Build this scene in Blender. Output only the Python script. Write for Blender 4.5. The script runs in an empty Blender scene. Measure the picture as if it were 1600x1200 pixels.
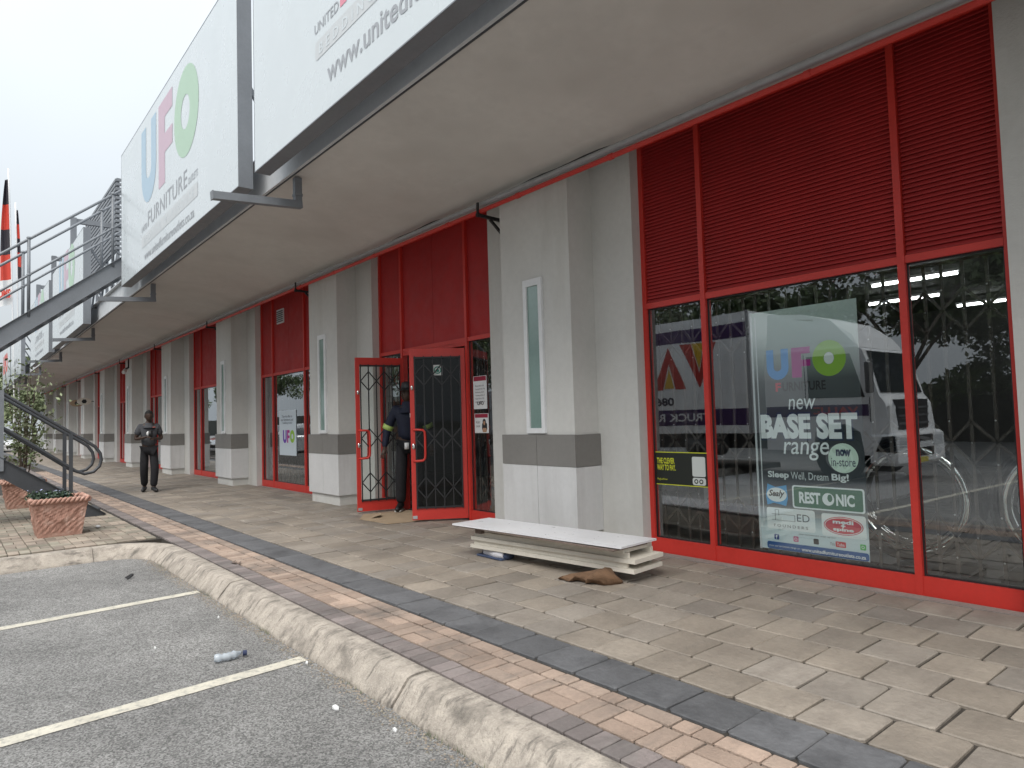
import bpy, bmesh, math, random
import numpy as np
from mathutils import Vector, Matrix
random.seed(7); NR = np.random.RandomState(5)
S = bpy.context.scene
C = S.collection
R = math.radians
# ---------------------------------------------------------------- camera
F_PX, YAW, PITCH, ROLL = 1059.85, 0.878011, 0.048849, -0.029319
cam = bpy.data.cameras.new('camera'); cam_o = bpy.data.objects.new('camera', cam); C.objects.link(cam_o)
cam.sensor_width = 36.0; cam.lens = F_PX * 36 / 1600; cam.clip_start = 0.05; cam.clip_end = 2000
cy, sy, cp, sp = math.cos(YAW), math.sin(YAW), math.cos(PITCH), math.sin(PITCH)
fw = Vector((-sy*cp, cy*cp, sp)); rt = Vector((cy, sy, 0)); up = rt.cross(fw)
c_, s_ = math.cos(ROLL), math.sin(ROLL)
r2 = c_*rt + s_*up; u2 = -s_*rt + c_*up
M = Matrix.Identity(4)
for i in range(3):
    M[i][0] = r2[i]; M[i][1] = u2[i]; M[i][2] = -fw[i]
M[2][3] = 1.35
cam_o.matrix_world = M
S.camera = cam_o
# ---------------------------------------------------------------- world and sun (overcast)
SUN_EL, SUN_AZ = 56, 140
W = bpy.data.worlds.new('World'); S.world = W; W.use_nodes = True
nt = W.node_tree; nt.nodes.clear()
out = nt.nodes.new('ShaderNodeOutputWorld'); bg = nt.nodes.new('ShaderNodeBackground')
sky = nt.nodes.new('ShaderNodeTexSky'); sky.sky_type = 'NISHITA'; sky.sun_disc = False
sky.sun_elevation = R(SUN_EL); sky.sun_rotation = R(SUN_AZ); sky.dust_density = 6; sky.air_density = 1.2
mix = nt.nodes.new('ShaderNodeMix'); mix.data_type = 'RGBA'; mix.inputs['Factor'].default_value = 0.88
mix.inputs['B'].default_value = (6.3, 6.75, 7.1, 1)            # the even cloud layer
cn = nt.nodes.new('ShaderNodeTexNoise'); cn.inputs['Scale'].default_value = 1.6; cn.inputs['Detail'].default_value = 4
tc = nt.nodes.new('ShaderNodeTexCoord'); cr = nt.nodes.new('ShaderNodeMapRange')
cr.inputs['From Min'].default_value = .3; cr.inputs['From Max'].default_value = .7; cr.inputs['To Min'].default_value = .9; cr.inputs['To Max'].default_value = 1.06
mul = nt.nodes.new('ShaderNodeVectorMath'); mul.operation = 'SCALE'
nt.links.new(tc.outputs['Generated'], cn.inputs['Vector']); nt.links.new(cn.outputs['Fac'], cr.inputs['Value'])
nt.links.new(sky.outputs['Color'], mix.inputs['A']); nt.links.new(mix.outputs['Result'], mul.inputs[0]); nt.links.new(cr.outputs['Result'], mul.inputs['Scale'])
sz = nt.nodes.new('ShaderNodeSeparateXYZ'); cie = nt.nodes.new('ShaderNodeMapRange'); mul2 = nt.nodes.new('ShaderNodeVectorMath'); mul2.operation = 'SCALE'
cie.inputs['From Min'].default_value = 0; cie.inputs['From Max'].default_value = 1; cie.inputs['To Min'].default_value = .50; cie.inputs['To Max'].default_value = 1.36
nt.links.new(tc.outputs['Generated'], sz.inputs[0]); nt.links.new(sz.outputs['Z'], cie.inputs['Value']); nt.links.new(mul.outputs['Vector'], mul2.inputs[0]); nt.links.new(cie.outputs['Result'], mul2.inputs['Scale'])
nt.links.new(mul2.outputs['Vector'], bg.inputs['Color']); bg.inputs['Strength'].default_value = 0.1
nt.links.new(bg.outputs['Background'], out.inputs['Surface'])
sun = bpy.data.lights.new('sun', 'SUN'); sun.energy = 1.5; sun.angle = R(45); sun.color = (1, .96, .9)
sun_o = bpy.data.objects.new('sun', sun); C.objects.link(sun_o)
_a = R(SUN_AZ); sd = Vector((math.sin(_a)*math.cos(R(SUN_EL)), math.cos(_a)*math.cos(R(SUN_EL)), math.sin(R(SUN_EL))))
sun_o.rotation_euler = sd.to_track_quat('Z', 'Y').to_euler()
S.view_settings.view_transform = 'Standard'; S.view_settings.look = 'None'; S.view_settings.gamma = 1
S.view_settings.use_curve_mapping = False; S.view_settings.exposure = 1.0
S.render.engine = 'CYCLES'
S.cycles.max_bounces = 10; S.cycles.transparent_max_bounces = 16; S.cycles.diffuse_bounces = 5; S.cycles.glossy_bounces = 5

# ---------------------------------------------------------------- materials
def mat(name, col, rough=.7, var=.12, scale=3.0, bump=0, bscale=60, rand=0, metal=0, spec=.5, hue=None, stain2=0, stain2_col=None, s2scale=8, stain=0, stain_col=None, sscale=1.2, streak=False, coat=0):
    m = bpy.data.materials.new(name); m.use_nodes = True; n = m.node_tree.nodes; l = m.node_tree.links
    b = n['Principled BSDF']; b.inputs['Roughness'].default_value = rough; b.inputs['Metallic'].default_value = metal
    b.inputs['Specular IOR Level'].default_value = spec
    if coat: b.inputs['Coat Weight'].default_value = coat; b.inputs['Coat Roughness'].default_value = .08
    g = n.new('ShaderNodeNewGeometry')
    def noise(sc, det=5, vec=None, ro=.55):
        t = n.new('ShaderNodeTexNoise'); t.inputs['Scale'].default_value = sc; t.inputs['Detail'].default_value = det; t.inputs['Roughness'].default_value = ro
        l.new(vec or g.outputs['Position'], t.inputs['Vector']); return t.outputs['Fac']
    def mr(v, a, b_, c, d):
        t = n.new('ShaderNodeMapRange'); t.inputs[1].default_value = a; t.inputs[2].default_value = b_; t.inputs[3].default_value = c; t.inputs[4].default_value = d
        l.new(v, t.inputs[0]); return t.outputs[0]
    def math_(op, a, b_):
        t = n.new('ShaderNodeMath'); t.operation = op
        for i, v in enumerate((a, b_)):
            if isinstance(v, (int, float)): t.inputs[i].default_value = v
            else: l.new(v, t.inputs[i])
        return t.outputs[0]
    fac = mr(noise(scale), .3, .7, 1-var, 1+var)
    fac = math_('MULTIPLY', fac, mr(noise(scale*11, 3), .3, .7, 1-var*.5, 1+var*.5))
    rnd = None
    if rand:
        oi = n.new('ShaderNodeObjectInfo')
        rnd = math_('FRACT', math_('ADD', oi.outputs['Random'], g.outputs['Random Per Island']), 0)
        fac = math_('MULTIPLY', fac, mr(rnd, 0, 1, 1-rand, 1+rand))
    base = n.new('ShaderNodeRGB'); base.outputs[0].default_value = (*col, 1); cur = base.outputs[0]
    def mixc(f, a, b_):
        t = n.new('ShaderNodeMix'); t.data_type = 'RGBA'
        if isinstance(f, (int, float)): t.inputs['Factor'].default_value = f
        else: l.new(f, t.inputs['Factor'])
        l.new(a, t.inputs['A'])
        if isinstance(b_, tuple): t.inputs['B'].default_value = (*b_, 1)
        else: l.new(b_, t.inputs['B'])
        return t.outputs['Result']
    if hue and rnd:
        r2_ = math_('FRACT', math_('MULTIPLY', rnd, 7.31), 0)
        cur = mixc(mr(r2_, .35, 1, 0, .8), cur, hue)
    vm = n.new('ShaderNodeVectorMath'); vm.operation = 'SCALE'; l.new(cur, vm.inputs[0]); l.new(fac, vm.inputs['Scale']); cur = vm.outputs[0]
    if stain:
        v = None
        if streak:
            mp = n.new('ShaderNodeMapping'); mp.inputs['Scale'].default_value = (1, 1, .12); l.new(g.outputs['Position'], mp.inputs['Vector']); v = mp.outputs[0]
        cur = mixc(mr(noise(sscale, 8, v, .65), .5, .72, 0, stain), cur, stain_col or tuple(x*.4 for x in col))
    if stain2:
        mp = n.new('ShaderNodeMapping'); mp.inputs['Scale'].default_value = (1, .25, .3); l.new(g.outputs['Position'], mp.inputs['Vector'])
        cur = mixc(mr(noise(s2scale, 8, mp.outputs[0], .7), .52, .66, 0, stain2), cur, stain2_col)
    l.new(cur, b.inputs['Base Color'])
    l.new(mr(noise(scale*4, 3), .3, .7, max(0.02, rough-.08), min(1, rough+.08)), b.inputs['Roughness'])
    if bump:
        bp = n.new('ShaderNodeBump'); bp.inputs['Strength'].default_value = bump; bp.inputs['Distance'].default_value = .01
        l.new(noise(bscale, 6, None, .6), bp.inputs['Height']); l.new(bp.outputs[0], b.inputs['Normal'])
    return m

def flat(name, col, rough=.6, metal=0, emit=0, spec=.5):
    m = bpy.data.materials.new(name); m.use_nodes = True; b = m.node_tree.nodes['Principled BSDF']
    b.inputs['Base Color'].default_value = (*col, 1); b.inputs['Roughness'].default_value = rough; b.inputs['Metallic'].default_value = metal
    b.inputs['Specular IOR Level'].default_value = spec
    if emit: b.inputs['Emission Color'].default_value = (*col, 1); b.inputs['Emission Strength'].default_value = emit
    return m

def glass(name, tint, base=.10, k=1.5, rough=0.0):
    m = bpy.data.materials.new(name); m.use_nodes = True; n = m.node_tree.nodes; l = m.node_tree.links; n.clear()
    o = n.new('ShaderNodeOutputMaterial'); t = n.new('ShaderNodeBsdfTransparent'); t.inputs[0].default_value = (*tint, 1)
    g = n.new('ShaderNodeBsdfGlossy'); g.inputs['Roughness'].default_value = rough; g.inputs['Color'].default_value = (.93, .97, 1, 1)
    f = n.new('ShaderNodeFresnel'); f.inputs['IOR'].default_value = 1.52
    a = n.new('ShaderNodeMath'); a.operation = 'MULTIPLY_ADD'; a.inputs[1].default_value = k; a.inputs[2].default_value = base; a.use_clamp = True
    mx = n.new('ShaderNodeMixShader'); l.new(f.outputs[0], a.inputs[0])
    gb = n.new('ShaderNodeNewGeometry'); inv = n.new('ShaderNodeMath'); inv.operation = 'SUBTRACT'; inv.inputs[0].default_value = 1; l.new(gb.outputs['Backfacing'], inv.inputs[1])
    fr_ = n.new('ShaderNodeMath'); fr_.operation = 'MULTIPLY'; l.new(a.outputs[0], fr_.inputs[0]); l.new(inv.outputs[0], fr_.inputs[1]); l.new(fr_.outputs[0], mx.inputs[0]); l.new(t.outputs[0], mx.inputs[1]); l.new(g.outputs[0], mx.inputs[2])
    # slightly wavy float glass
    no = n.new('ShaderNodeTexNoise'); no.inputs['Scale'].default_value = 1.3; no.inputs['Detail'].default_value = 1
    ge = n.new('ShaderNodeNewGeometry'); l.new(ge.outputs['Position'], no.inputs['Vector'])
    bp = n.new('ShaderNodeBump'); bp.inputs['Strength'].default_value = .05; bp.inputs['Distance'].default_value = .02; l.new(no.outputs[0], bp.inputs['Height']); l.new(bp.outputs[0], g.inputs['Normal'])
    l.new(mx.outputs[0], o.inputs['Surface']); return m

def asphalt_mat():
    m = mat('asphalt', (.225, .222, .216), .88, .2, .7, .9, 170, stain=.55, stain_col=(.12, .118, .116), sscale=1.1)
    n = m.node_tree.nodes; l = m.node_tree.links; b = n['Principled BSDF']
    src = b.inputs['Base Color'].links[0].from_socket
    g = n.new('ShaderNodeNewGeometry'); v = n.new('ShaderNodeTexVoronoi'); v.inputs['Scale'].default_value = 120; l.new(g.outputs['Position'], v.inputs['Vector'])
    sx = n.new('ShaderNodeSeparateXYZ'); l.new(v.outputs['Color'], sx.inputs[0])
    mr = n.new('ShaderNodeMapRange'); mr.inputs[1].default_value = .1; mr.inputs[2].default_value = .95; mr.inputs[3].default_value = .55; mr.inputs[4].default_value = 1.5
    l.new(sx.outputs[0], mr.inputs[0])
    vm = n.new('ShaderNodeVectorMath'); vm.operation = 'SCALE'; l.new(src, vm.inputs[0]); l.new(mr.outputs[0], vm.inputs['Scale']); l.new(vm.outputs[0], b.inputs['Base Color'])
    return m

MT = {}
MT['asphalt'] = asphalt_mat()
MT['line'] = mat('road_paint', (.56, .53, .45), .75, .12, 6, .5, 150, stain=.9, stain_col=(.24, .235, .22), sscale=22)
MT['kerb'] = mat('kerb_concrete', (.41, .365, .315), .9, .24, 7, 1.0, 80, stain=.95, stain_col=(.12, .108, .094), sscale=4.5, stain2=.8, stain2_col=(.095, .086, .076), s2scale=20)
MT['bed'] = mat('joint_sand', (.042, .036, .03), .95, .3, 8, .6, 90)
MT['flag'] = mat('flagstone', (.265, .229, .190), .62, .16, 2.4, .6, 34, rand=.17, hue=(.235, .212, .188), stain=.6, stain_col=(.13, .115, .10), sscale=1.3, stain2=.35, stain2_col=(.17, .145, .125), s2scale=9)
MT['dark'] = mat('charcoal_stone', (.105, .107, .113), .72, .18, 3, .5, 40, rand=.15, stain=.6, stain_col=(.035, .036, .04), sscale=4)
MT['buff'] = mat('buff_brick', (.36, .27, .215), .85, .14, 4, .7, 90, rand=.2, hue=(.32, .255, .21), stain=.85, stain_col=(.12, .108, .098), sscale=1.9, stain2=.5, stain2_col=(.15, .13, .115), s2scale=9)
MT['mauve'] = mat('mauve_brick', (.20, .17, .163), .85, .14, 4, .6, 90, rand=.25, hue=(.17, .152, .146), stain=.7, stain_col=(.075, .07, .065), sscale=2.4, stain2=.4, stain2_col=(.26, .24, .225), s2scale=14)
MT['island'] = mat('walkway_brick', (.30, .25, .205), .88, .16, 3, .6, 90, rand=.25, hue=(.26, .25, .2), stain=.5, stain_col=(.13, .125, .085), sscale=2.2)
MT['soil'] = mat('soil', (.07, .055, .042), .95, .3, 6, .8, 60)
MT['verge'] = mat('far_ground', (.12, .12, .10), .9, .3, .3, .3, 20)
MT['plaster'] = mat('painted_plaster', (.59, .585, .56), .8, .05, 1.5, .25, 70, stain=.4, stain_col=(.40, .38, .34), sscale=2.2, streak=True)
MT['soffit'] = mat('soffit_board', (.63, .61, .575), .85, .06, .8, .08, 40, stain=.45, stain_col=(.48, .455, .42), sscale=1.1)
MT['band'] = mat('grey_band_paint', (.21, .202, .19), .75, .06, 2, .2, 80, stain=.25, stain_col=(.15, .145, .135), sscale=3)
MT['clad'] = mat('white_cladding', (.63, .63, .63), .7, .05, 2, .12, 70, stain=.35, stain_col=(.42, .41, .40), sscale=4, streak=True)
MT['red'] = mat('red_frame_paint', (.56, .036, .026), .42, .08, 3, .05, 60, stain=.15, stain_col=(.3, .03, .025), sscale=6)
MT['redpanel'] = mat('red_panel_paint', (.38, .018, .018), .62, .1, 1.5, .06, 25, stain=.2, stain_col=(.22, .014, .014), sscale=2)
MT['fascia'] = mat('pale_grey_steel_paint', (.60, .62, .64), .4, .06, 3, .05, 60)
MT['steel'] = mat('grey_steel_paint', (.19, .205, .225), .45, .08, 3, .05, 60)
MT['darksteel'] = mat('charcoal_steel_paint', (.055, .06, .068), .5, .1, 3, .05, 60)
MT['galv'] = mat('galvanised_pipe', (.42, .43, .44), .5, .1, 8, .05, 60, metal=.2)
MT['gate'] = mat('gate_steel', (.05, .042, .038), .5, .2, 6, .1, 60)
MT['black'] = mat('black_paint', (.018, .018, .02), .5, .1, 6)
MT['signwhite'] = mat('sign_face', (.60, .65, .675), .3, .015, .6, coat=.25)
MT['whiteboard'] = mat('white_melamine', (.70, .705, .73), .35, .04, 3, stain=.2, stain_col=(.6, .58, .55), sscale=4)
MT['cream'] = mat('cream_lacquer', (.70, .66, .58), .5, .06, 4, stain=.25, stain_col=(.5, .45, .38), sscale=5)
MT['chip'] = mat('brown_chipboard', (.16, .12, .10), .8, .2, 20, .3, 90)
MT['card'] = mat('cardboard', (.36, .27, .18), .9, .12, 5, .1, 60, stain=.4, stain_col=(.2, .15, .1), sscale=4)
MT['terra'] = mat('terracotta', (.43, .245, .19), .9, .14, 7, .8, 38, stain=.7, stain_col=(.55, .42, .36), sscale=7)
MT['leaf'] = mat('leaf_green', (.075, .105, .035), .55, .35, 2, rand=.45, hue=(.055, .085, .03))
MT['leafpale'] = mat('pale_leaf', (.17, .20, .11), .55, .3, 2, rand=.4, hue=(.10, .14, .05))
MT['bark'] = mat('bark', (.11, .085, .065), .9, .3, 12, .8, 40)
MT['glass'] = glass('shop_glass', (.95, .975, .965), .115, 1.8)
MT['frost'] = mat('frosted_green_glass', (.20, .30, .27), .18, .06, 2, spec=.8, coat=.6)
MT['whiteframe'] = mat('white_window_frame', (.74, .75, .76), .45, .05, 4, stain=.2, stain_col=(.5, .5, .5), sscale=6)
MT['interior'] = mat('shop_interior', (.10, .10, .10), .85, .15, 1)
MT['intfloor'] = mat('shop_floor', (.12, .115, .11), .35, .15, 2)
MT['chrome'] = flat('chrome', (.75, .75, .74), .06, 1)
MT['lamp'] = flat('tube_light', (1, 1, 1), .5, 0, 5.0)
MT['tyre'] = mat('tyre', (.022, .022, .022), .85, .2, 10, .3, 90)
MT['carwhite'] = mat('white_car_paint', (.74, .75, .76), .25, .02, 1, coat=.8)
MT['truckwhite'] = mat('white_truck_paint', (.86, .87, .88), .35, .05, 1, coat=.3, stain=.2, stain_col=(.6, .6, .58), sscale=2)
MT['carsilver'] = mat('silver_car_paint', (.42, .43, .44), .3, .02, 1, metal=.4, coat=.8)
MT['carred'] = mat('red_car_paint', (.35, .025, .02), .3, .02, 1, coat=.8)
MT['carglass'] = flat('dark_car_glass', (.02, .025, .03), .05, 0, 0, .8)
MT['carlamp'] = flat('headlamp_glass', (.6, .62, .64), .1)
MT['plastic'] = mat('grey_plastic', (.10, .10, .105), .6, .1, 5)
MT['skin'] = mat('dark_skin', (.055, .030, .020), .5, .12, 30)
MT['hair'] = mat('black_hair', (.010, .009, .009), .8, .2, 80, .6, 200)
MT['shirt'] = mat('charcoal_shirt', (.07, .073, .082), .85, .15, 14, .5, 25)
MT['navy'] = mat('navy_jacket', (.007, .011, .030), .75, .2, 12, .5, 25)
MT['trouser'] = mat('black_trousers', (.012, .012, .015), .85, .2, 14, .5, 25)
MT['shoe'] = mat('black_shoe', (.012, .012, .013), .45, .1, 10)
MT['hiviz'] = flat('lime_reflective_tape', (.42, .58, .16), .5)
MT['sole'] = flat('white_sole', (.6, .6, .58), .7)
MT['cloth'] = mat('brown_sack', (.17, .098, .055), .9, .2, 14, .9, 120)
MT['denim'] = mat('blue_cloth', (.05, .07, .13), .9, .2, 20, .6, 120)
MT['clothw'] = mat('white_cloth', (.62, .62, .66), .9, .1, 20, .5, 120)
MT['clothr'] = mat('dark_red_cloth', (.16, .02, .03), .9, .1, 20, .5, 120)
MT['paper'] = mat('white_paper', (.72, .73, .73), .8, .04, 6)
MT['darkwall'] = mat('weathered_wall', (.055, .055, .045), .9, .3, 1.5, .3, 30)
MT['brickwall'] = mat('face_brick', (.30, .14, .09), .9, .25, 3, .4, 40)
MT['roofslate'] = mat('roof_sheet', (.16, .165, .18), .7, .15, 2)
def fl(n, c, r=.6, e=0): 
    if n not in MT: MT[n] = flat(n, c, r, 0, e)
    return MT[n]

# ---------------------------------------------------------------- mesh builder and object helpers
class MB:
    def __init__(s): s.v = []; s.f = []; s.m = []
    def add(s, vs, fs, mi=0):
        o = len(s.v); s.v += [tuple(p) for p in vs]; s.f += [tuple(i+o for i in f) for f in fs]; s.m += [mi]*len(fs); return s
    def box(s, x0, y0, z0, x1, y1, z1, mi=0, ch=0):
        if ch:
            c = ch
            a = [(x0, y0), (x1, y0), (x1, y1), (x0, y1)]
            b = [(x0+c, y0+c), (x1-c, y0+c), (x1-c, y1-c), (x0+c, y1-c)]
            vs = [(*p, z0+c) for p in a] + [(*p, z1-c) for p in a] + [(*p, z0) for p in b] + [(*p, z1) for p in b]
            # plain chamfer on the horizontal edges
            fs = [(8, 11, 10, 9), (12, 13, 14, 15)]
            for i in range(4):
                j = (i+1) % 4
                fs += [(i, j, 4+j, 4+i), (8+i, 8+j, j, i), (4+i, 4+j, 12+j, 12+i)]
            return s.add(vs, fs, mi)
        vs = [(x0, y0, z0), (x1, y0, z0), (x1, y1, z0), (x0, y1, z0), (x0, y0, z1), (x1, y0, z1), (x1, y1, z1), (x0, y1, z1)]
        return s.add(vs, [(0, 3, 2, 1), (4, 5, 6, 7), (0, 1, 5, 4), (1, 2, 6, 5), (2, 3, 7, 6), (3, 0, 4, 7)], mi)
    def bar(s, p, q, w, h, mi=0, upv=(0, 0, 1)):
        p, q = Vector(p), Vector(q); d = (q-p).normalized(); u = Vector(upv)
        if abs(d.dot(u)) > .95: u = Vector((0, 1, 0))
        a = d.cross(u).normalized(); b = a.cross(d).normalized()
        vs = []
        for c in (p, q):
            for i, j in ((-1, -1), (1, -1), (1, 1), (-1, 1)): vs.append(c + a*(i*w/2) + b*(j*h/2))
        return s.add(vs, [(0, 1, 2, 3), (7, 6, 5, 4), (0, 4, 5, 1), (1, 5, 6, 2), (2, 6, 7, 3), (3, 7, 4, 0)], mi)
    def tube(s, pts, r, n=8, mi=0, cap=True):
        pts = [Vector(p) for p in pts]; rs = r if isinstance(r, (list, tuple)) else [r]*len(pts)
        rings = []; prev = None
        for i, p in enumerate(pts):
            d = (pts[min(i+1, len(pts)-1)] - pts[max(i-1, 0)]).normalized()
            if prev is None:
                a = d.cross(Vector((0, 0, 1)) if abs(d.z) < .9 else Vector((1, 0, 0))).normalized()
            else:
                a = (prev - d*prev.dot(d)).normalized()
            prev = a; b = d.cross(a)
            rings.append([p + (a*math.cos(t) + b*math.sin(t))*rs[i] for t in (2*math.pi*k/n for k in range(n))])
        vs = [v for rg in rings for v in rg]; fs = []
        for i in range(len(pts)-1):
            for k in range(n):
                k2 = (k+1) % n; fs.append((i*n+k, i*n+k2, (i+1)*n+k2, (i+1)*n+k))
        if cap: fs += [tuple(range(n))[::-1], tuple((len(pts)-1)*n+k for k in range(n))]
        return s.add(vs, fs, mi)
    def prism(s, poly, axis, a, b, mi=0):
        # poly: 2D outline in the two other axes (order x,y,z without axis)
        n = len(poly)
        def P(p, t):
            return {'x': (t, p[0], p[1]), 'y': (p[0], t, p[1]), 'z': (p[0], p[1], t)}[axis]
        vs = [P(p, a) for p in poly] + [P(p, b) for p in poly]
        fs = [tuple(range(n)), tuple(range(2*n-1, n-1, -1))] + [(i, n+i, n+(i+1) % n, (i+1) % n) for i in range(n)]
        return s.add(vs, fs, mi)
    def sphere(s, c, rx, ry, rz, nu=12, nv=8, mi=0):
        vs = [(c[0], c[1], c[2]-rz)]; fs = []
        for j in range(1, nv):
            t = -math.pi/2 + math.pi*j/nv
            for i in range(nu):
                a = 2*math.pi*i/nu; vs.append((c[0]+rx*math.cos(t)*math.cos(a), c[1]+ry*math.cos(t)*math.sin(a), c[2]+rz*math.sin(t)))
        vs.append((c[0], c[1], c[2]+rz)); L = len(vs)-1
        for i in range(nu):
            i2 = (i+1) % nu
            fs.append((0, 1+i2, 1+i)); fs.append((L, 1+(nv-2)*nu+i, 1+(nv-2)*nu+i2))
            for j in range(nv-2): fs.append((1+j*nu+i, 1+j*nu+i2, 1+(j+1)*nu+i2, 1+(j+1)*nu+i))
        return s.add(vs, fs, mi)
    def quad(s, a, b, c, d, mi=0): return s.add([a, b, c, d], [(0, 1, 2, 3)], mi)
    def mesh(s, name, mats, off=(0, 0, 0), smooth=False, recalc=True):
        me = bpy.data.meshes.new(name)
        o = Vector(off)
        me.from_pydata([(v[0]-o.x, v[1]-o.y, v[2]-o.z) for v in s.v], [], s.f)
        for m in (mats if isinstance(mats, (list, tuple)) else [mats]): me.materials.append(m)
        me.polygons.foreach_set('material_index', s.m)
        if recalc:
            bm = bmesh.new(); bm.from_mesh(me); bmesh.ops.recalc_face_normals(bm, faces=bm.faces[:]); bm.to_mesh(me); bm.free()
        if smooth:
            me.polygons.foreach_set('use_smooth', [True]*len(me.polygons))
        me.update(); return me

def woff(p):
    v = Vector((0, 0, 0))
    while p is not None: v += p.location; p = p.parent
    return v
def obj(name, mb, mats, parent=None, smooth=False, loc=None, recalc=True):
    """one mesh object; vertices are given in the thing's world position and stored relative to its parent"""
    if isinstance(mb, MB):
        off = woff(parent) if parent else Vector((0, 0, 0))
        if loc is not None: off = off + Vector(loc)
        me = mb.mesh(name, mats, off, smooth, recalc)
    else: me = mb
    o = bpy.data.objects.new(name, me); C.objects.link(o)
    if parent: o.parent = parent
    if loc is not None: o.location = loc
    return o
def link(name, me, parent, loc, rot=None):
    o = bpy.data.objects.new(name, me); C.objects.link(o); o.parent = parent; o.location = loc
    if rot: o.rotation_euler = rot
    return o
def tag(o, label=None, cat=None, group=None, kind=None):
    if label: o['label'] = label
    if cat: o['category'] = cat
    if group: o['group'] = group
    if kind: o['kind'] = kind
    return o
def thing(name, label, cat, loc=(0, 0, 0), group=None):
    o = bpy.data.objects.new(name, None); C.objects.link(o); o.location = loc; o.empty_display_size = .1
    return tag(o, label, cat, group)
def struct(name, mb, mats, **k):
    o = obj(name, mb, mats, **k); o['kind'] = 'structure'; return o
def copy_tree(o, parent=None):
    c = o.copy(); C.objects.link(c)
    if parent: c.parent = parent
    for ch in o.children: copy_tree(ch, c)
    return c

_dg = None
def text_mesh(txt, x0, z0, x1, z1, y, bold=0.0, flip=False, shear=0, depth=0.0, keep=False, spacing=1.0):
    """lettering fitted into the box x0..x1, z0..z1 on the plane y; returns verts, faces"""
    cu = bpy.data.curves.new('t', 'FONT'); cu.body = txt; cu.size = 1; cu.offset = bold; cu.resolution_u = 3; cu.shear = shear; cu.space_character = spacing
    o = bpy.data.objects.new('t', cu); C.objects.link(o)
    dg = bpy.context.evaluated_depsgraph_get()
    me = bpy.data.meshes.new_from_object(o.evaluated_get(dg))
    co = np.empty(len(me.vertices)*3); me.vertices.foreach_get('co', co); co = co.reshape(-1, 3)
    fs = [tuple(p.vertices) for p in me.polygons]
    bpy.data.objects.remove(o); bpy.data.curves.remove(cu); bpy.data.meshes.remove(me)
    mn, mx = co.min(0), co.max(0)
    k = (z1-z0)/(mx[1]-mn[1]); kx = (x1-x0)/(mx[0]-mn[0])
    if keep: kx = min(k, kx); k = kx
    X = (co[:, 0]-mn[0])*kx; Z = z0 + (co[:, 1]-mn[1])*k
    X = x1 - X if flip else x0 + X
    return [(a, y, b) for a, b in zip(X, Z)], fs
def text(mb, txt, x0, z0, x1, z1, y, mi=0, **k):
    v, f = text_mesh(txt, x0, z0, x1, z1, y, **k); mb.add(v, f, mi); return mb
def rrect(x0, z0, x1, z1, r, n=4):
    p = []
    for cx, cz, a0 in ((x1-r, z1-r, 0), (x0+r, z1-r, 90), (x0+r, z0+r, 180), (x1-r, z0+r, 270)):
        for i in range(n+1):
            a = R(a0+90*i/n); p.append((cx+r*math.cos(a), cz+r*math.sin(a)))
    return p
def poly_y(mb, pts, y, mi=0):
    return mb.add([(a, y, b) for a, b in pts], [tuple(range(len(pts)))], mi)
def ring_y(mb, cx, cz, ro, zo, ri, zi, y, mi=0, n=36, hx=0, hz=0):
    vs = []; fs = []
    for i in range(n):
        a = 2*math.pi*i/n
        vs += [(cx+ro*math.cos(a), y, cz+zo*math.sin(a)), (cx+hx+ri*math.cos(a), y, cz+hz+zi*math.sin(a))]
    for i in range(n):
        j = (i+1) % n; fs.append((2*i, 2*j, 2*j+1, 2*i+1))
    return mb.add(vs, fs, mi)
def disc_y(mb, cx, cz, rx, rz, y, mi=0, n=32):
    return poly_y(mb, [(cx+rx*math.cos(2*math.pi*i/n), cz+rz*math.sin(2*math.pi*i/n)) for i in range(n)], y, mi)
def letter_u(mb, x0, z0, x1, z1, t, y, mi=0, n=10):
    """chunky rounded U"""
    r = (x1-x0)/2; cx = (x0+x1)/2; ri = r-t; cz = z0+r*1.05
    o = [(x0, z1)] + [(cx-r*math.cos(math.pi*i/n), cz-(cz-z0)*math.sin(math.pi*i/n)) for i in range(n+1)] + [(x1, z1)]
    i_ = [(x0+t, z1)] + [(cx-ri*math.cos(math.pi*i/n), cz-(cz-z0-t)*.75*math.sin(math.pi*i/n)) for i in range(n+1)] + [(x1-t, z1)]
    k = len(o); mb.add([(a, y, b) for a, b in o+i_], [(i, i+1, k+i+1, k+i) for i in range(k-1)], mi); return mb
def letter_f(mb, x0, z0, x1, z1, t, y, mi=0):
    h = z1-z0; b = h*.22
    mb.quad((x0, y, z0), (x0+t, y, z0), (x0+t, y, z1), (x0, y, z1), mi)
    mb.quad((x0+t, y, z1-b), (x1, y, z1-b), (x1, y, z1), (x0+t, y, z1), mi)
    mb.quad((x0+t, y, z0+h*.36), (x1, y, z0+h*.36), (x1, y, z0+h*.58), (x0+t, y, z0+h*.58), mi); return mb
def panel(mb, poly, y0, y1, mi=0): return mb.prism(poly, 'y', y0, y1, mi)

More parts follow.
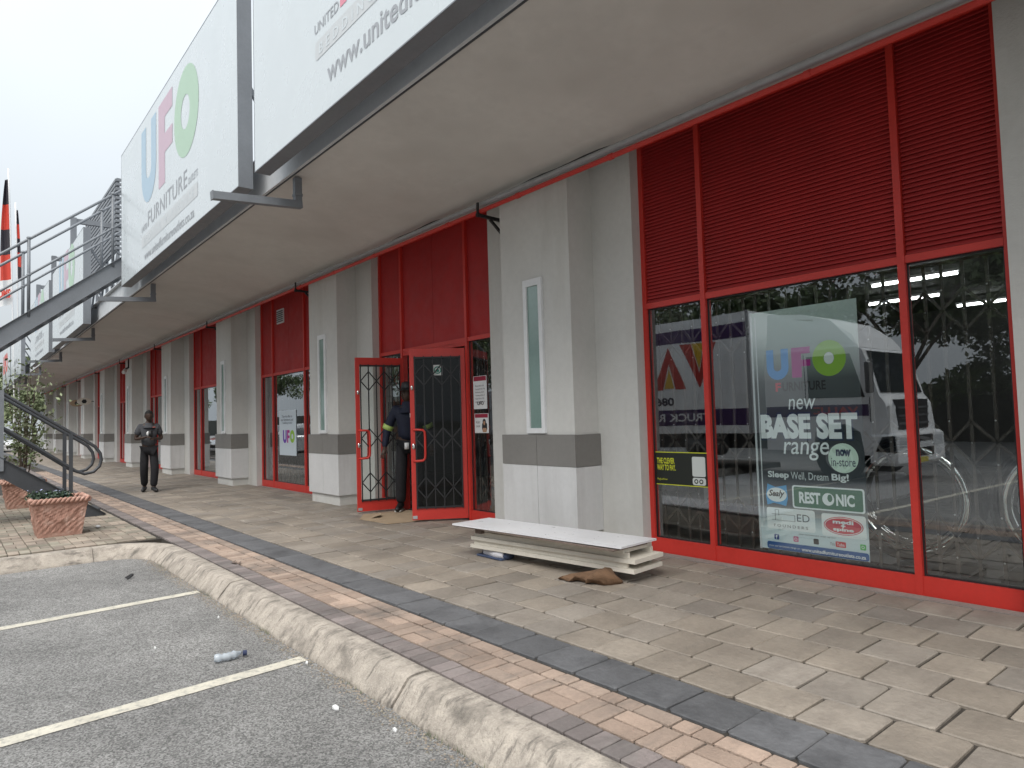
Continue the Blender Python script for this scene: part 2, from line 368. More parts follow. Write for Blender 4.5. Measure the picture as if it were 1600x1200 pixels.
# ---------------------------------------------------------------- ground, asphalt, pavement
struct('ground', MB().quad((-500, -400, -.16), (300, -400, -.16), (300, 400, -.16), (-500, 400, -.16)), MT['verge'])
struct('car_park_asphalt', MB().quad((-140, -60, -.14), (60, -60, -.14), (60, 2.0, -.14), (-140, 2.0, -.14)), MT['asphalt'])
ln = MB()
for x in (-4.24, -6.60):
    # slightly ragged painted bay line
    n = 60; L = []; Rr = []
    for i in range(n+1):
        y = 1.74 - (1.74+5.0)*i/n
        L.append((x-.055-(1.75-y)*-.055+random.uniform(-.004, .004), y, -.136)); Rr.append((x+.055-(1.75-y)*-.055+random.uniform(-.004, .004), y, -.136))
    ln.add(L+Rr, [(i, i+1, n+2+i, n+1+i) for i in range(n)])
for x in (-1.85, .55): ln.quad((x-.05, -5, -.136), (x+.05, -5, -.136), (x-.05, 1.74, -.136), (x-.15, 1.74, -.136))
struct('bay_lines', ln, MT['line'])

pav = struct('pavement', MB().box(-75, 2.02, -.2, 6, 5.30, -.016), MT['bed'])
isl = struct('traffic_island', MB().box(-75, -6, -.2, -9.28, 2.02, -.018), MT['bed'])

def stone_mesh(name, w, d, h, m, jit, ch, seed, rough_top=True):
    """paving piece centred at the origin, top at z=0: chamfered, corners a little uneven"""
    rs = random.Random(seed); mb = MB()
    c = [(-w/2, -d/2), (w/2, -d/2), (w/2, d/2), (-w/2, d/2)]
    c = [(a+rs.uniform(-jit, jit), b+rs.uniform(-jit, jit)) for a, b in c]
    # eight-sided outline with clipped, worn corners
    o = []
    for i in range(4):
        p, a, b = Vector(c[i]), Vector(c[i-1]), Vector(c[(i+1) % 4]); k = rs.uniform(.006, .02) if jit > .002 else .004
        o += [p+(a-p).normalized()*k, p+(b-p).normalized()*k]
    n = len(o); cen = sum(o, Vector((0, 0)))/n
    inn = [q+(cen-q).normalized()*ch for q in o]
    tz = [rs.uniform(-.0015, .0015)*(1 if jit > .002 else .4) for _ in o]
    vs = [(q.x, q.y, -h) for q in o] + [(q.x, q.y, -ch*.8+t) for q, t in zip(o, tz)] + [(q.x, q.y, t) for q, t in zip(inn, tz)] + [(cen.x, cen.y, rs.uniform(0, .002))]
    fs = []
    for i in range(n):
        j = (i+1) % n; fs += [(i, j, n+j, n+i), (n+i, n+j, 2*n+j, 2*n+i), (2*n+i, 2*n+j, 3*n)]
    mb.add(vs, fs); return mb.mesh(name, m, recalc=False), mb
def lay(name, spots, w, d, h, m, jit, ch, parent, limit=300, tilt=.006, zj=.002):
    """spots: (x, y, rot). nearest ones become single pieces, the rest one mesh"""
    spots = sorted(spots, key=lambda s: (s[0]**2+(s[1])**2))
    var = [stone_mesh(name, w, d, h, m, jit, ch, 10*i+len(name)) for i in range(6)]
    for i, (x, y, r) in enumerate(spots[:limit]):
        me, _ = random.choice(var)
        link(name, me, parent, (x, y, random.uniform(-zj, zj)), (random.uniform(-tilt, tilt), random.uniform(-tilt, tilt), r+random.uniform(-.006, .006)+math.pi*random.randint(0, 1)))
    rest = spots[limit:]
    if rest:
        mb = MB()
        for x, y, r in rest:
            _, b = random.choice(var); z = random.uniform(-zj, zj); ca, sa = math.cos(r), math.sin(r)
            mb.add([(x+p[0]*ca-p[1]*sa, y+p[0]*sa+p[1]*ca, z+p[2]) for p in b.v], b.f)
        o = obj(name, mb, m, parent, recalc=False); o['kind'] = 'stuff'
# flagstones in running bond
rows = [2.855, 3.165, 3.51, 3.86, 4.205, 4.55, 4.885, 5.21]
sp = {}
for i in range(len(rows)-1):
    d = rows[i+1]-rows[i]; key = round(d, 2)
    off = [-.976, -.82][i % 2] + [0, 0, .01, -.015, .02, 0, .01][i]
    x = off + .305*6
    while x > -56:
        if x < .6: sp.setdefault(d, []).append((x-.1525, (rows[i]+rows[i+1])/2, 0))
        x -= .305
allflags = sorted([(s[0]**2+s[1]**2, d, s) for d, l in sp.items() for s in l])
near = set(id(t[2]) for t in allflags[:300])
for d, l in sp.items():
    a = [s for s in l if id(s) in near]; b = [s for s in l if id(s) not in near]
    lay('flagstone', a, .291, d-.014, .04, MT['flag'], .003, .007, pav, 999, .008, .003)
    if b:
        b.sort(key=lambda s: -s[0]); sp[d] = b
mbf = MB(); 
for d, l in sp.items():
    var = [stone_mesh('flagstone', .291, d-.014, .04, MT['flag'], .003, .007, 90+i)[1] for i in range(4)]
    for x, y, r in l:
        if x*x+y*y < allflags[299][0]: continue
        b = random.choice(var); z = random.uniform(-.003, .003); mbf.add([(x+p[0], y+p[1], z+p[2]) for p in b.v], b.f)
o = obj('flagstone', mbf, MT['flag'], pav, recalc=False); o['kind'] = 'stuff'
# mortar fillet under the shopfronts
obj('mortar_edge', MB().box(-56, 5.212, -.02, 1.6, 5.315, .004), mat('mortar', (.26, .225, .205), .9, .15, 4, .5, 60), pav)
# charcoal edging stones
lay('edging_stone', [(-1.104-.1525+.305*i, 2.688, 0) for i in range(5, -180, -1) if -1.104+.305*i < 1], .298, .30, .04, MT['dark'], .003, .006, pav, 110)
# buff band: basket weave and a stretcher row
bs = []; sold = []
u = .211
for i in range(-130, 3):
    x = i*u - .02
    if x > .6: continue
    if i % 2: bs += [(x+u/4, 2.29, math.pi/2), (x+3*u/4, 2.29, math.pi/2)]
    else: bs += [(x+u/2, 2.29-u/4, 0), (x+u/2, 2.29+u/4, 0)]
lay('paving_brick', bs, .201, .096, .05, MT['buff'], .0015, .005, pav, 190)
hb = []; lb = []
for i in range(-65, 2):
    x = i*.422
    if x > .4: continue
    lb.append((x+.105, 2.455, 0)); hb += [(x+.264, 2.455, 0), (x+.37, 2.455, 0)]
lay('stretcher_brick', lb, .201, .096, .05, MT['buff'], .0015, .005, pav, 45)
lay('half_brick', hb, .096, .096, .05, MT['buff'], .0015, .005, pav, 80)
lay('border_brick', [(-.105*i+.4, 2.103, math.pi/2) for i in range(0, 300)], .145, .098, .05, MT['mauve'], .0015, .004, pav, 120)
# island bricks
ib = []
for i in range(0, 42):
    for j in range(0, 24):
        x0, y0 = -9.34-i*u, 1.98-j*u
        if x0-u < -17.5 and j > 12: continue
        if (i+j) % 2: ib += [(x0-u/4, y0-u/2, math.pi/2), (x0-3*u/4, y0-u/2, math.pi/2)]
        else: ib += [(x0-u/2, y0-u/4, 0), (x0-u/2, y0-3*u/4, 0)]
ib = [s for s in ib if s[1] > -2.8 and not (s[0] > -9.45 and s[1] > 1.95)]
ib.sort(key=lambda s: 0 if s[1] > .35 else 1)
vis = [s for s in ib if s[1] > -.02*(-s[0])-.0 and s[1] > .3]
lay('walkway_brick', vis, .203, .098, .05, MT['island'], .002, .004, isl, 300, .012, .003)
hid = [s for s in ib if not (s[1] > .3 and s[1] > -.02*(-s[0]))]
mb = MB(); var = [stone_mesh('walkway_brick', .203, .098, .05, MT['island'], .002, .004, 70+i)[1] for i in range(3)]
for x, y, r in hid:
    b = random.choice(var); ca, sa = math.cos(r), math.sin(r); mb.add([(x+p[0]*ca-p[1]*sa, y+p[0]*sa+p[1]*ca, p[2]) for p in b.v], b.f)
o = obj('walkway_brick', mb, MT['island'], isl, recalc=False); o['kind'] = 'stuff'
# kerb: worn cast profile swept along the edge
prof = [(0, -.17), (.002, -.138), (.010, -.118), (.042, -.082), (.080, -.038), (.098, -.017), (.106, -.008), (.122, -.002), (.145, .002), (.19, .004), (.236, .003), (.25, -.004), (.25, -.06)]
def kerb_piece(pts, nrm, seed):
    """pts: polyline of the foot of the kerb; nrm: inward directions"""
    rs = np.random.RandomState(seed); mb = MB(); n = len(prof); vs = []
    L = len(pts); wob = np.convolve(rs.randn(L+8), np.ones(8)/8, 'same')[4:4+L]*.004
    for i, (p, q) in enumerate(zip(pts, nrm)):
        for k, (a, z) in enumerate(prof):
            j = rs.uniform(-.0012, .0012)*(3 if rs.rand() < .04 else 1) if 0 < k < n-2 else 0
            e = 1 if 0 < i < L-1 else .93
            aa = a + (wob[i] if k < 7 else wob[i]*.3) + j*.6
            if i in (0, L-1) and 0 < k < n-1: aa += .004; z2 = z-.004
            else: z2 = z
            vs.append((p[0]+q[0]*aa, p[1]+q[1]*aa, z2 + (j if k < n-2 else 0)))
    fs = [(i*n+k, (i+1)*n+k, (i+1)*n+k+1, i*n+k+1) for i in range(L-1) for k in range(n-1)]
    mb.add(vs, fs)
    for a_ in (0, L-1):                      # end faces with their own vertices keep the joint edge crisp
        mb.add([vs[a_*n+k] for k in range(n)], [tuple(range(n)) if a_ == 0 else tuple(range(n))[::-1]])
    return mb
kerb = struct('kerb', MB().box(-8.45, 1.93, -.3, 6, 2.012, -.06), MT['bed'])
def run(x0, x1): 
    n = max(2, int(abs(x1-x0)/.045)); return [(x0+(x1-x0)*i/n, 1.765) for i in range(n+1)], [(0, 1)]*(n+1)
for s, (a, b) in enumerate([(6, 2.75), (2.735, -.205), (-.221, -3.176), (-3.198, -6.146), (-6.168, -8.453)]):
    obj('kerb_stone', kerb_piece(*run(a, b), s), MT['kerb'], kerb, smooth=True)
# corner block and the return towards the car park
cn_ = 8; cp = []; cnn = []
for i in range(cn_+1):
    a = R(90*i/cn_); cx, cyy = -8.47, 1.265
    cp.append((cx-.5*math.sin(a)-.0, cyy+.5*math.cos(a))); cnn.append((-math.sin(a), math.cos(a)))
obj('kerb_stone', kerb_piece(cp, cnn, 21), MT['kerb'], kerb, smooth=True)
yy = 1.26; k = 0
for ln_ in (1.0, 1.0, 1.0, 1.0, 1.0):
    n = 24; pts = [(-8.97, yy-ln_*i/n) for i in range(n+1)]
    obj('kerb_stone', kerb_piece(pts, [(-1, 0)]*(n+1), 30+k), MT['kerb'], kerb, smooth=True); yy -= ln_+.006; k += 1

# ---------------------------------------------------------------- the shop building
YG, YW, YP = 5.36, 5.22, 4.87          # frame plane, wall plane, pier plane
SOF = 4.19
MOD, BAY0, BW = 5.42, -4.35, 3.08      # module, left edge of nearest bay, bay width
NB = 10
bld = thing('shop_building', 'long single storey shop building with red shopfronts, grey piers and deep canopy', 'building', (-6, 5.3, 0))
wall = MB()
for k in range(-1, NB):
    x1 = BAY0 - MOD*k                  # right end of wall piece is left edge of bay k
    wl = x1 - (MOD-BW)
    if k == -1: pass
    wall.box(wl, YW, -.05, x1, YW+.26, 4.5)
    wall.box(x1, YW+.02, 4.075, x1+BW, YW+.26, 4.5)
for k in range(NB):
    pass
o = obj('facade_wall', wall, MT['plaster'], bld)
inner = MB()
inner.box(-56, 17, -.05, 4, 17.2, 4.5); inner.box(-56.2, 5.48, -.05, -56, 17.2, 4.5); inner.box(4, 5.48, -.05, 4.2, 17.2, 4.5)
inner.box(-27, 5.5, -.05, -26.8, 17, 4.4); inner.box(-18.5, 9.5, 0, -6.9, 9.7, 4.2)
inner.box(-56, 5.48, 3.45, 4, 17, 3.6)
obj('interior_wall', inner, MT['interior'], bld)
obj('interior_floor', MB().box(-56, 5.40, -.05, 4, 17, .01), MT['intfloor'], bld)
obj('roof', MB().box(-56.4, 3.0, 4.5, 4.4, 17.4, 4.75), MT['roofslate'], bld)
# canopy soffit in boards with open joints
xs = [5, -18.45, -35.7, -45.8, -56.4]
for a, b in zip(xs[:-1], xs[1:]):
    obj('soffit_board', MB().prism([(3.0, SOF), (3.5, SOF-.03), (3.9, SOF-.065), (4.2, SOF-.10), (4.45, SOF-.14), (4.7, SOF-.19), (4.93, SOF-.255), (4.95, SOF-.25), (4.95, SOF+.2), (3.0, SOF+.06)], 'x', b+.008, a-.008), MT['soffit'], bld)
fa = MB()
fa.box(-56.4, 2.955, SOF-.012, 5, 2.983, 4.62); fa.box(-56.4, 2.88, 4.60, 5, 2.954, 4.62); fa.box(-56.4, 2.945, SOF-.016, 5, 2.9545, SOF+.0)
obj('canopy_fascia', fa, MT['fascia'], bld)
obj('drip_edge', MB().box(-56.4, 2.984, SOF-.02, 5, 2.999, SOF+.03), MT['darksteel'], bld)

# piers
def build_pier(cx):
    p = obj('pier', MB().box(cx-.555, YP, .17, cx+.555, YW+.003, SOF+.02), MT['plaster'], bld, loc=(cx-bld.location.x, YP-bld.location.y, 0))
    a, b = cx-.555, cx+.555; t = .028
    def sub(n, m, mt): return obj(n, m, mt, p)
    sub('plinth', MB().box(a+.012, YP+.01, -.03, b-.012, YW+.002, .172), MT['plaster'])
    for x0, x1 in ((a-t, cx-.003), (cx+.003, b+t)):
        sub('cladding_panel', MB().box(x0, YP-t, .165, x1, YP-.001, .825), MT['clad'])
        sub('band_panel', MB().box(x0, YP-t-.002, .829, x1, YP-.001, 1.155), MT['band'])
    for s in (-1, 1):
        x0, x1 = (b+.001, b+t-.001) if s > 0 else (a-t+.001, a-.001)
        sub('cladding_panel', MB().box(x0, YP+.001, .165, x1, YW-.003, .823), MT['clad'])
        sub('band_panel', MB().box(x0, YP+.001, .83, x1+.002*s, YW-.003, 1.153), MT['band'])
    f = MB(); wx0, wx1, z0, z1 = cx-.155, cx+.145, 1.17, 2.84
    f.box(wx0, YP-.03, z0, wx0+.055, YP-.0005, z1); f.box(wx1-.055, YP-.03, z0, wx1, YP-.0005, z1)
    f.box(wx0+.055, YP-.03, z0, wx1-.055, YP-.0005, z0+.055); f.box(wx0+.055, YP-.03, z1-.075, wx1-.055, YP-.0005, z1)
    for zz in (z0+.25, z1-.3):
        for xx in (wx0+.02, wx1-.02): f.sphere((xx, YP-.031, zz), .008, .004, .008, 6, 4)
    sub('slot_window_frame', f, MT['whiteframe'])
    g = MB().box(wx0+.055, YP-.012, z0+.055, wx1-.055, YP-.001, z1-.075); g.box(wx0+.055, YP-.0135, z1-.32, wx1-.055, YP-.012, z1-.312)
    sub('slot_window_pane', g, MT['frost'])
    return p
p0 = build_pier(-5.45 + MOD)
for k in range(1, NB+1):
    c = copy_tree(p0, bld); c.location.x -= MOD*k

# shopfronts
def gate_y(): return YG+.14
def build_front(k, kind):
    x0 = BAY0-MOD*k; x1 = x0+BW; y0, y1 = YG-.02, YG+.06
    m1, m2 = x0+.71, x0+2.405
    f = MB(); zt = 2.385; J = .05
    f.box(x0, y0, 0, x0+J, y1, 4.07); f.box(x1-J, y0, 0, x1, y1, 4.07)
    for m in (m1, m2): f.box(m-.025, y0-.012, 0, m+.025, y1, 4.07)
    f.box(x0, y0+.003, 4.03, x1, y1-.003, 4.075)
    spans = [(x0+J, m1-.025), (m1+.025, m2-.025), (m2+.025, x1-J)]
    for i, (a, b) in enumerate(spans):
        f.box(a, y0-.004, zt, b, y1-.002, zt+.055)
        if not (kind == 'door' and i == 1): f.box(a, y0-.006, -.02, b, y1-.002, .135)
    fr = obj('shopfront', f, MT['red'], bld, loc=(x0-bld.location.x, y0-bld.location.y, 0))
    for i, (a, b) in enumerate(spans):
        if kind == 'louvre':
            obj('backing_panel', MB().box(a, YG+.035, zt+.055, b, YG+.045, 4.03), MT['redpanel'], fr)
            n = 46; pit = (4.03-zt-.06)/n
            sl = MB(); sl.prism([(-.003, .001), (.006, .002), (.019, pit*.93), (.016, pit*.98), (.006, .010), (-.003, .010)], 'x', a+.004, b-.004)
            # the slat profile is (y, z): lower lip stands out
            me = sl.mesh('louvre_slat', MT['redpanel'])
            for q in range(n):
                link('louvre_slat', me, fr, (-x0, YG-.005-(y0), zt+.06+q*pit+random.uniform(-.001, .001)))
        else:
            if i == 1:
                mid = (a+b)/2
                for aa, bb in ((a, mid-.003), (mid+.003, b)): obj('infill_panel', MB().box(aa, YG+.01, zt+.055, bb, YG+.03, 4.03), MT['redpanel'], fr)
            else: obj('infill_panel', MB().box(a, YG+.01, zt+.055, b, YG+.03, 4.03), MT['redpanel'], fr)
        if not (kind == 'door' and i == 1):
            obj('window_pane', MB().box(a, YG+.015, .135, b, YG+.021, zt), MT['glass'], fr)
            # rubber gasket
            g = MB()
            for q in ((a, .135, a+.012, zt), (b-.012, .135, b, zt)): g.box(q[0], YG+.004, q[1], q[2], YG+.0145, q[3])
            g.box(a+.012, YG+.004, .135, b-.012, YG+.0145, .147); g.box(a+.012, YG+.004, zt-.012, b-.012, YG+.0145, zt)
            obj('gasket', g, MT['black'], fr)
    return fr, spans
fronts = []
for k in range(NB):
    fronts.append(build_front(k, 'louvre' if k == 0 else 'door' if k == 1 else 'flat'))
# vent grille on the third front
vx0 = -14.22; v = MB().box(vx0-.02, YG-.01, 3.47, vx0+.36, YG+.009, 3.77)
vo = obj('vent_grille', v, MT['whiteframe'], bld)
for q in range(6): obj('vent_slat', MB().box(vx0+.01, YG-.02, 3.50+q*.042, vx0+.33, YG-.0105, 3.523+q*.042), MT['plastic'], vo)

# the open doors of the second bay
def door_leaf(hx, ang, Ld, handside, mirror):
    d = obj('door', MB(), MT['red'], bld, loc=(hx-bld.location.x, YG-.02-bld.location.y, 0))
    w = .058; h = 2.30; b0 = .03
    f = MB(); f.box(0, -.02, b0, w, .02, h); f.box(Ld-w, -.02, b0, Ld, .02, h); f.box(w, -.019, h-.11, Ld-w, .019, h); f.box(w, -.019, b0, Ld-w, .019, b0+.15)
    me = f.mesh('door', MT['red']); d.data = me
    d.rotation_euler = (0, 0, ang)
    def sub(n, mb, m, sm=False):
        o = bpy.data.objects.new(n, mb.mesh(n, m, smooth=sm)); C.objects.link(o); o.parent = d; return o
    if not mirror: sub('door_pane', MB().box(w, -.003, b0+.15, Ld-w, .003, h-.11), glass('dark_door_glass', (.55, .57, .56), .0, .5))
    else: sub('door_pane', MB().box(w, -.003, b0+.15, Ld-w, .003, h-.11), glass('clear_door_glass', (.92, .94, .93), .02, .5))
    hb_ = MB(); sgn = -1
    for s in ((-1, 1) if True else (1,)):
        pts = [(Ld-.035, s*.02, 1.22), (Ld-.075, s*.045, 1.22), (Ld-.16, s*.05, 1.215), (Ld-.185, s*.05, 1.19), (Ld-.19, s*.05, 1.12), (Ld-.19, s*.05, .90), (Ld-.185, s*.05, .84), (Ld-.16, s*.05, .81), (Ld-.075, s*.045, .805), (Ld-.035, s*.02, .805)]
        hb_.tube(pts, .016, 8)
    sub('handle', hb_, MT['red'], True)
    lk = MB()
    for s in (-1, 1): lk.sphere((Ld-.036, s*.026, 1.0), .024, .012, .04, 10, 6); lk.sphere((Ld-.03, s*.03, 1.78), .02, .02, .035, 10, 6)
    sub('lock', lk, MT['chrome'], True)
    sub('bolt_plate', MB().box(Ld-.066, -.026, .045, Ld-.006, -.0205, .085).box(Ld-.066, .0205, .045, Ld-.006, .026, .085), MT['galv'])
    # expanding trellis on the leaf
    yt = .028 if not mirror else .028
    n = 6; xsb = [w+.012+(Ld-2*w-.024)*i/(n-1) for i in range(n)]
    for i, x in enumerate(xsb): sub('gate_bar', MB().box(x-.008, yt-.006, b0+.14, x+.008, yt+.006, h-.10), MT['black'])
    sub('gate_bar', MB().box(w, yt-.008, h-.135, Ld-w, yt+.009, h-.11), MT['black']); sub('gate_bar', MB().box(w, yt-.008, b0+.15, Ld-w, yt+.009, b0+.175), MT['black'])
    for zc in (.45, 1.10, 1.95):
        for i in range(n-1):
            s = 1 if i % 2 else -1
            for sg in (1, -1):
                a = (xsb[i], yt+.008, zc+sg*(.0 if s > 0 else .14)); b = (xsb[i+1], yt+.008, zc+sg*(.14 if s > 0 else .0))
                sub('gate_link', MB().bar(a, b, .006, .016), MT['black'])
    return d
LD = .74
door_leaf(-7.42, math.atan2(-.83, -.56), LD, 1, False)
door_leaf(-9.03, math.atan2(-.966, -.22), LD, 1, True)
obj('door_head', MB().box(-9.035, YG-.018, 2.335, -7.40, YG+.055, 2.384), MT['red'], bld)

# wall services: red fire pipe, galvanised conduit and black brackets
pp = MB(); pp.tube([(-55, 4.75, 3.76), (2, 4.75, 3.76)], .025, 10)
x = 1.0
while x > -55:
    pp.tube([(x, 4.75, 3.76), (x-.05, 4.75, 3.76)], .031, 10); x -= 1.35 if int(x*10) % 2 else 1.9
obj('fire_pipe', pp, MT['red'], bld, smooth=False)
gp = MB(); pts = [(2-i*1.0, 4.80+.003*math.sin(i), 3.862+.004*math.sin(i*1.7)) for i in range(58)]
gp.tube(pts, .034, 8); obj('conduit', gp, MT['galv'], bld, smooth=True)
cb = MB(); cb.tube([(-4.2-i*.2, 4.84, 3.905+.016*math.sin(i*.45)+.008*math.sin(i*1.3)) for i in range(22)], .010, 6); obj('cable', cb, MT['black'], bld, smooth=True)
for k in range(-1, NB):
    bx = -6.22-MOD*k; m = MB(); m.bar((bx, YW, 3.70), (bx, 4.70, 3.715), .035, .035); m.bar((bx, YW, 3.42), (bx, 4.90, 3.69), .028, .028); m.bar((bx, 4.72, 3.69), (bx, 4.72, 3.86), .03, .02)
    obj('pipe_bracket', m, MT['black'], bld)

# rainwater spouts
def spout(X, yv=3.06, y1=2.13, z=3.865, ztop=4.17, fall=.07):
    m = MB(); w = .075
    m.box(X-w/2, yv-.04, z-.03, X+w/2, yv+.04, ztop)
    m.bar((X, y1, z-fall), (X, yv+.044, z), .08, w+.008)
    m.box(X-w/2-.006, yv-.046, z+.09, X+w/2+.006, yv+.046, z+.12)
    m.bar((X, y1-.012, z-fall-.001), (X, y1+.002, z-fall), .088, w+.016)
    return obj('rainwater_spout', m, MT['steel'], bld)
for X in (-7.45, -14.65, -21.9, -29.1, -36.3, -43.5): spout(X)

# ---------------------------------------------------------------- billboards on the canopy edge
YS = 2.60
def billboard(x0, x1, label, ZB=4.16, ZT=6.80, content='full', seed=0):
    t = thing('billboard', label, 'billboard', (x0, YS, ZB), 'billboards along the canopy edge')
    obj('face_panel', MB().box(x0+.012, YS, ZB+.012, x1-.012, YS+.02, ZT-.012), MT['signwhite'], t)
    f = MB(); f.box(x0, YS-.002, ZB, x1, YS+.17, ZB+.0115); f.box(x0, YS-.002, ZT-.0115, x1, YS+.17, ZT)
    f.box(x0, YS-.0015, ZB+.0115, x0+.0115, YS+.17, ZT-.0115); f.box(x1-.0115, YS-.0015, ZB+.0115, x1, YS+.17, ZT-.0115)
    f.box(x0+.02, YS+.06, ZB+.012, x1-.02, YS+.165, ZT-.012)
    obj('box_frame', f, MT['steel'], t)
    b = MB()
    xx = x0+.6
    while xx < x1: b.bar((xx, YS+.17, 4.55), (xx, 2.96, 4.55), .05, .05); b.bar((xx, YS+.17, 6.2), (xx, 3.6, 4.75), .05, .05); xx += 1.9
    obj('support_arm', b, MT['steel'], t)
    y = YS-.003; s = (x1-x0)/7.09
    X = lambda q: x0+(q+15.16)*s
    pale_b, pale_p, pale_g = fl('faded_blue', (.42,.55,.66)), fl('faded_pink', (.57,.44,.52)), fl('faded_green', (.44,.60,.48))
    if content == 'full':
        obj('logo_letter', letter_u(MB(), X(-13.30), 5.23, X(-12.19), 6.60, .36*s, y), pale_b, t)
        obj('logo_letter', letter_f(MB(), X(-12.02), 5.23, X(-11.12), 6.60, .42*s, y), pale_p, t)
        obj('logo_letter', ring_y(MB(), X(-10.35), 5.92, .66*s, .66, .24*s, .25, y, hx=-.03), pale_g, t)
    g1, g2 = fl('sign_grey', (.36, .38, .41)), fl('sign_light_grey', (.58, .61, .63))
    if content in ('full', 'text'):
        m = MB(); text(m, 'FURNITURE', X(-12.80), 4.80, X(-10.31), 5.06, y, bold=.0, spacing=1.06); obj('lettering', m, g1, t)
        m = MB(); text(m, 'UNITED', X(-13.30), 4.80, X(-12.86), 4.90, y); text(m, 'OUTLETS', X(-10.25), 4.80, X(-9.76), 4.90, y); obj('lettering', m, g1, t)
        obj('logo_bar', poly_y(MB(), rrect(X(-13.30), 4.52, X(-9.77), 4.72, .03), y), g2, t)
        m = MB(); text(m, 'BEDDING WAREHOUSE', X(-13.1), 4.56, X(-9.95), 4.68, y-.002, bold=.01, spacing=1.5); obj('lettering', m, MT['signwhite'], t)
        m = MB(); text(m, 'www.unitedfurnitureoutlets.co.za', X(-13.09), 4.27, X(-9.95), 4.42, y, bold=.008); obj('lettering', m, g1, t)
    return t
billboard(-15.16, -8.07, 'white billboard with faded UFO logo just right of the steel staircase', ZT=6.80)
# the nearest one has larger lettering and runs out of the frame
t = billboard(-7.52, -.40, 'nearest white billboard, cut by the top of the photo, reading united bedding', content='none', ZT=6.85)
y = YS-.003; g1, g2 = fl('sign_grey', (.36, .38, .41)), fl('sign_light_grey', (.58, .61, .63))
m = MB(); text(m, 'UNITED', -5.87, 4.965, -5.36, 5.06, y, bold=.004); obj('lettering', m, g1, t)
m = MB(); text(m, 'F', -5.33, 4.97, -5.02, 5.30, y, bold=.04); obj('lettering', m, fl('sign_pink', (.72, .28, .36)), t)
m = MB(); text(m, 'URNITURE', -4.98, 4.97, -2.2, 5.30, y, bold=.01); obj('lettering', m, g1, t)
obj('logo_bar', poly_y(MB(), rrect(-5.86, 4.71, -1.5, 4.885, .04), y), g2, t)
m = MB(); text(m, 'BEDDING', -5.77, 4.745, -4.72, 4.845, y-.002, bold=.012, spacing=1.7); text(m, 'WAREHOUSE', -4.5, 4.745, -2.9, 4.845, y-.002, bold=.012, spacing=1.7); obj('lettering', m, MT['signwhite'], t)
m = MB(); text(m, 'www.unitedfurnitureoutlets.co.za', -5.61, 4.40, -1.75, 4.60, y, bold=.015); obj('lettering', m, g1, t)
billboard(-26.9, -20.17, 'white billboard seen behind the staircase railings, its right end grey', ZB=4.05, ZT=6.55)
billboard(-34.8, -28.0, 'white billboard beyond the staircase, second from its stringer', ZB=4.05, ZT=6.55)
billboard(-46.9, -39.8, 'small far white billboard above the leafy tub shrub', ZB=4.05, ZT=6.55, content='text')
t = billboard(-54.4, -47.4, 'farthest billboard at the left edge with red print', ZB=4.05, ZT=6.55, content='none')
m = MB(); text(m, 'UFO', -53.8, 4.9, -49.5, 6.1, y, bold=.06); obj('lettering', m, fl('sign_red', (.6, .12, .10)), t)

# plant screen and frames on the roof
sc = thing('roof_plant_screen', 'grey louvred plant screen on the roof above the staircase', 'roof screen', (-27, 4, 4.75))
sf = MB()
for x in (-24.05, -26, -28, -30): sf.bar((x, 4.03, 4.75), (x, 4.03, 9.25), .08, .08)
for x in (-24.05, -26, -28): sf.bar((x, 4.02, 4.9), (x-1.9, 4.02, 6.9), .06, .06); sf.bar((x-1.9, 4.02, 4.9), (x, 4.02, 6.9), .06, .06)
sf.bar((-24, 6.5, 4.75), (-24, 6.5, 9.25), .08, .08); sf.bar((-24, 4.0, 4.9), (-24, 6.5, 6.9), .06, .06); sf.bar((-24, 6.5, 4.9), (-24, 4.0, 6.9), .06, .06)
sf.bar((-24, 4.0, 6.95), (-30, 4.0, 6.95), .06, .06)
obj('screen_frame', sf, MT['steel'], sc)
s1 = MB().bar((-24, 3.97, 0), (-30.1, 3.97, .0), .05, .085).mesh('screen_slat', MT['steel'], (-27, 4, 0)); s2_ = MB().bar((-23.95, 3.97, 0), (-23.95, 6.5, 0), .05, .085).mesh('screen_slat', MT['steel'], (-27, 4, 0))
for q in range(16):
    link('screen_slat', s1, sc, (0, 0, 7.0-4.75+q*.145)); link('screen_slat', s2_, sc, (0, 0, 7.0-4.75+q*.145))
for i, (X, zt) in enumerate(((-24.3, 7.85), (-29.4, 7.7), (-35.0, 7.6))):
    g = thing('roof_gantry', ['grey steel gantry post with short top arm behind railings', 'middle grey roof gantry post left of the taller one', 'leftmost and smallest grey roof gantry post'][i], 'roof frame', (X, 2.86, 4.75), 'gantry posts on the roof')
    obj('post', MB().box(X-.09, 2.80, 4.62, X+.09, 2.95, zt), MT['steel'], g); obj('arm', MB().box(X-.06, 2.95, zt-.16, X+.06, 4.4, zt-.02), MT['steel'], g)

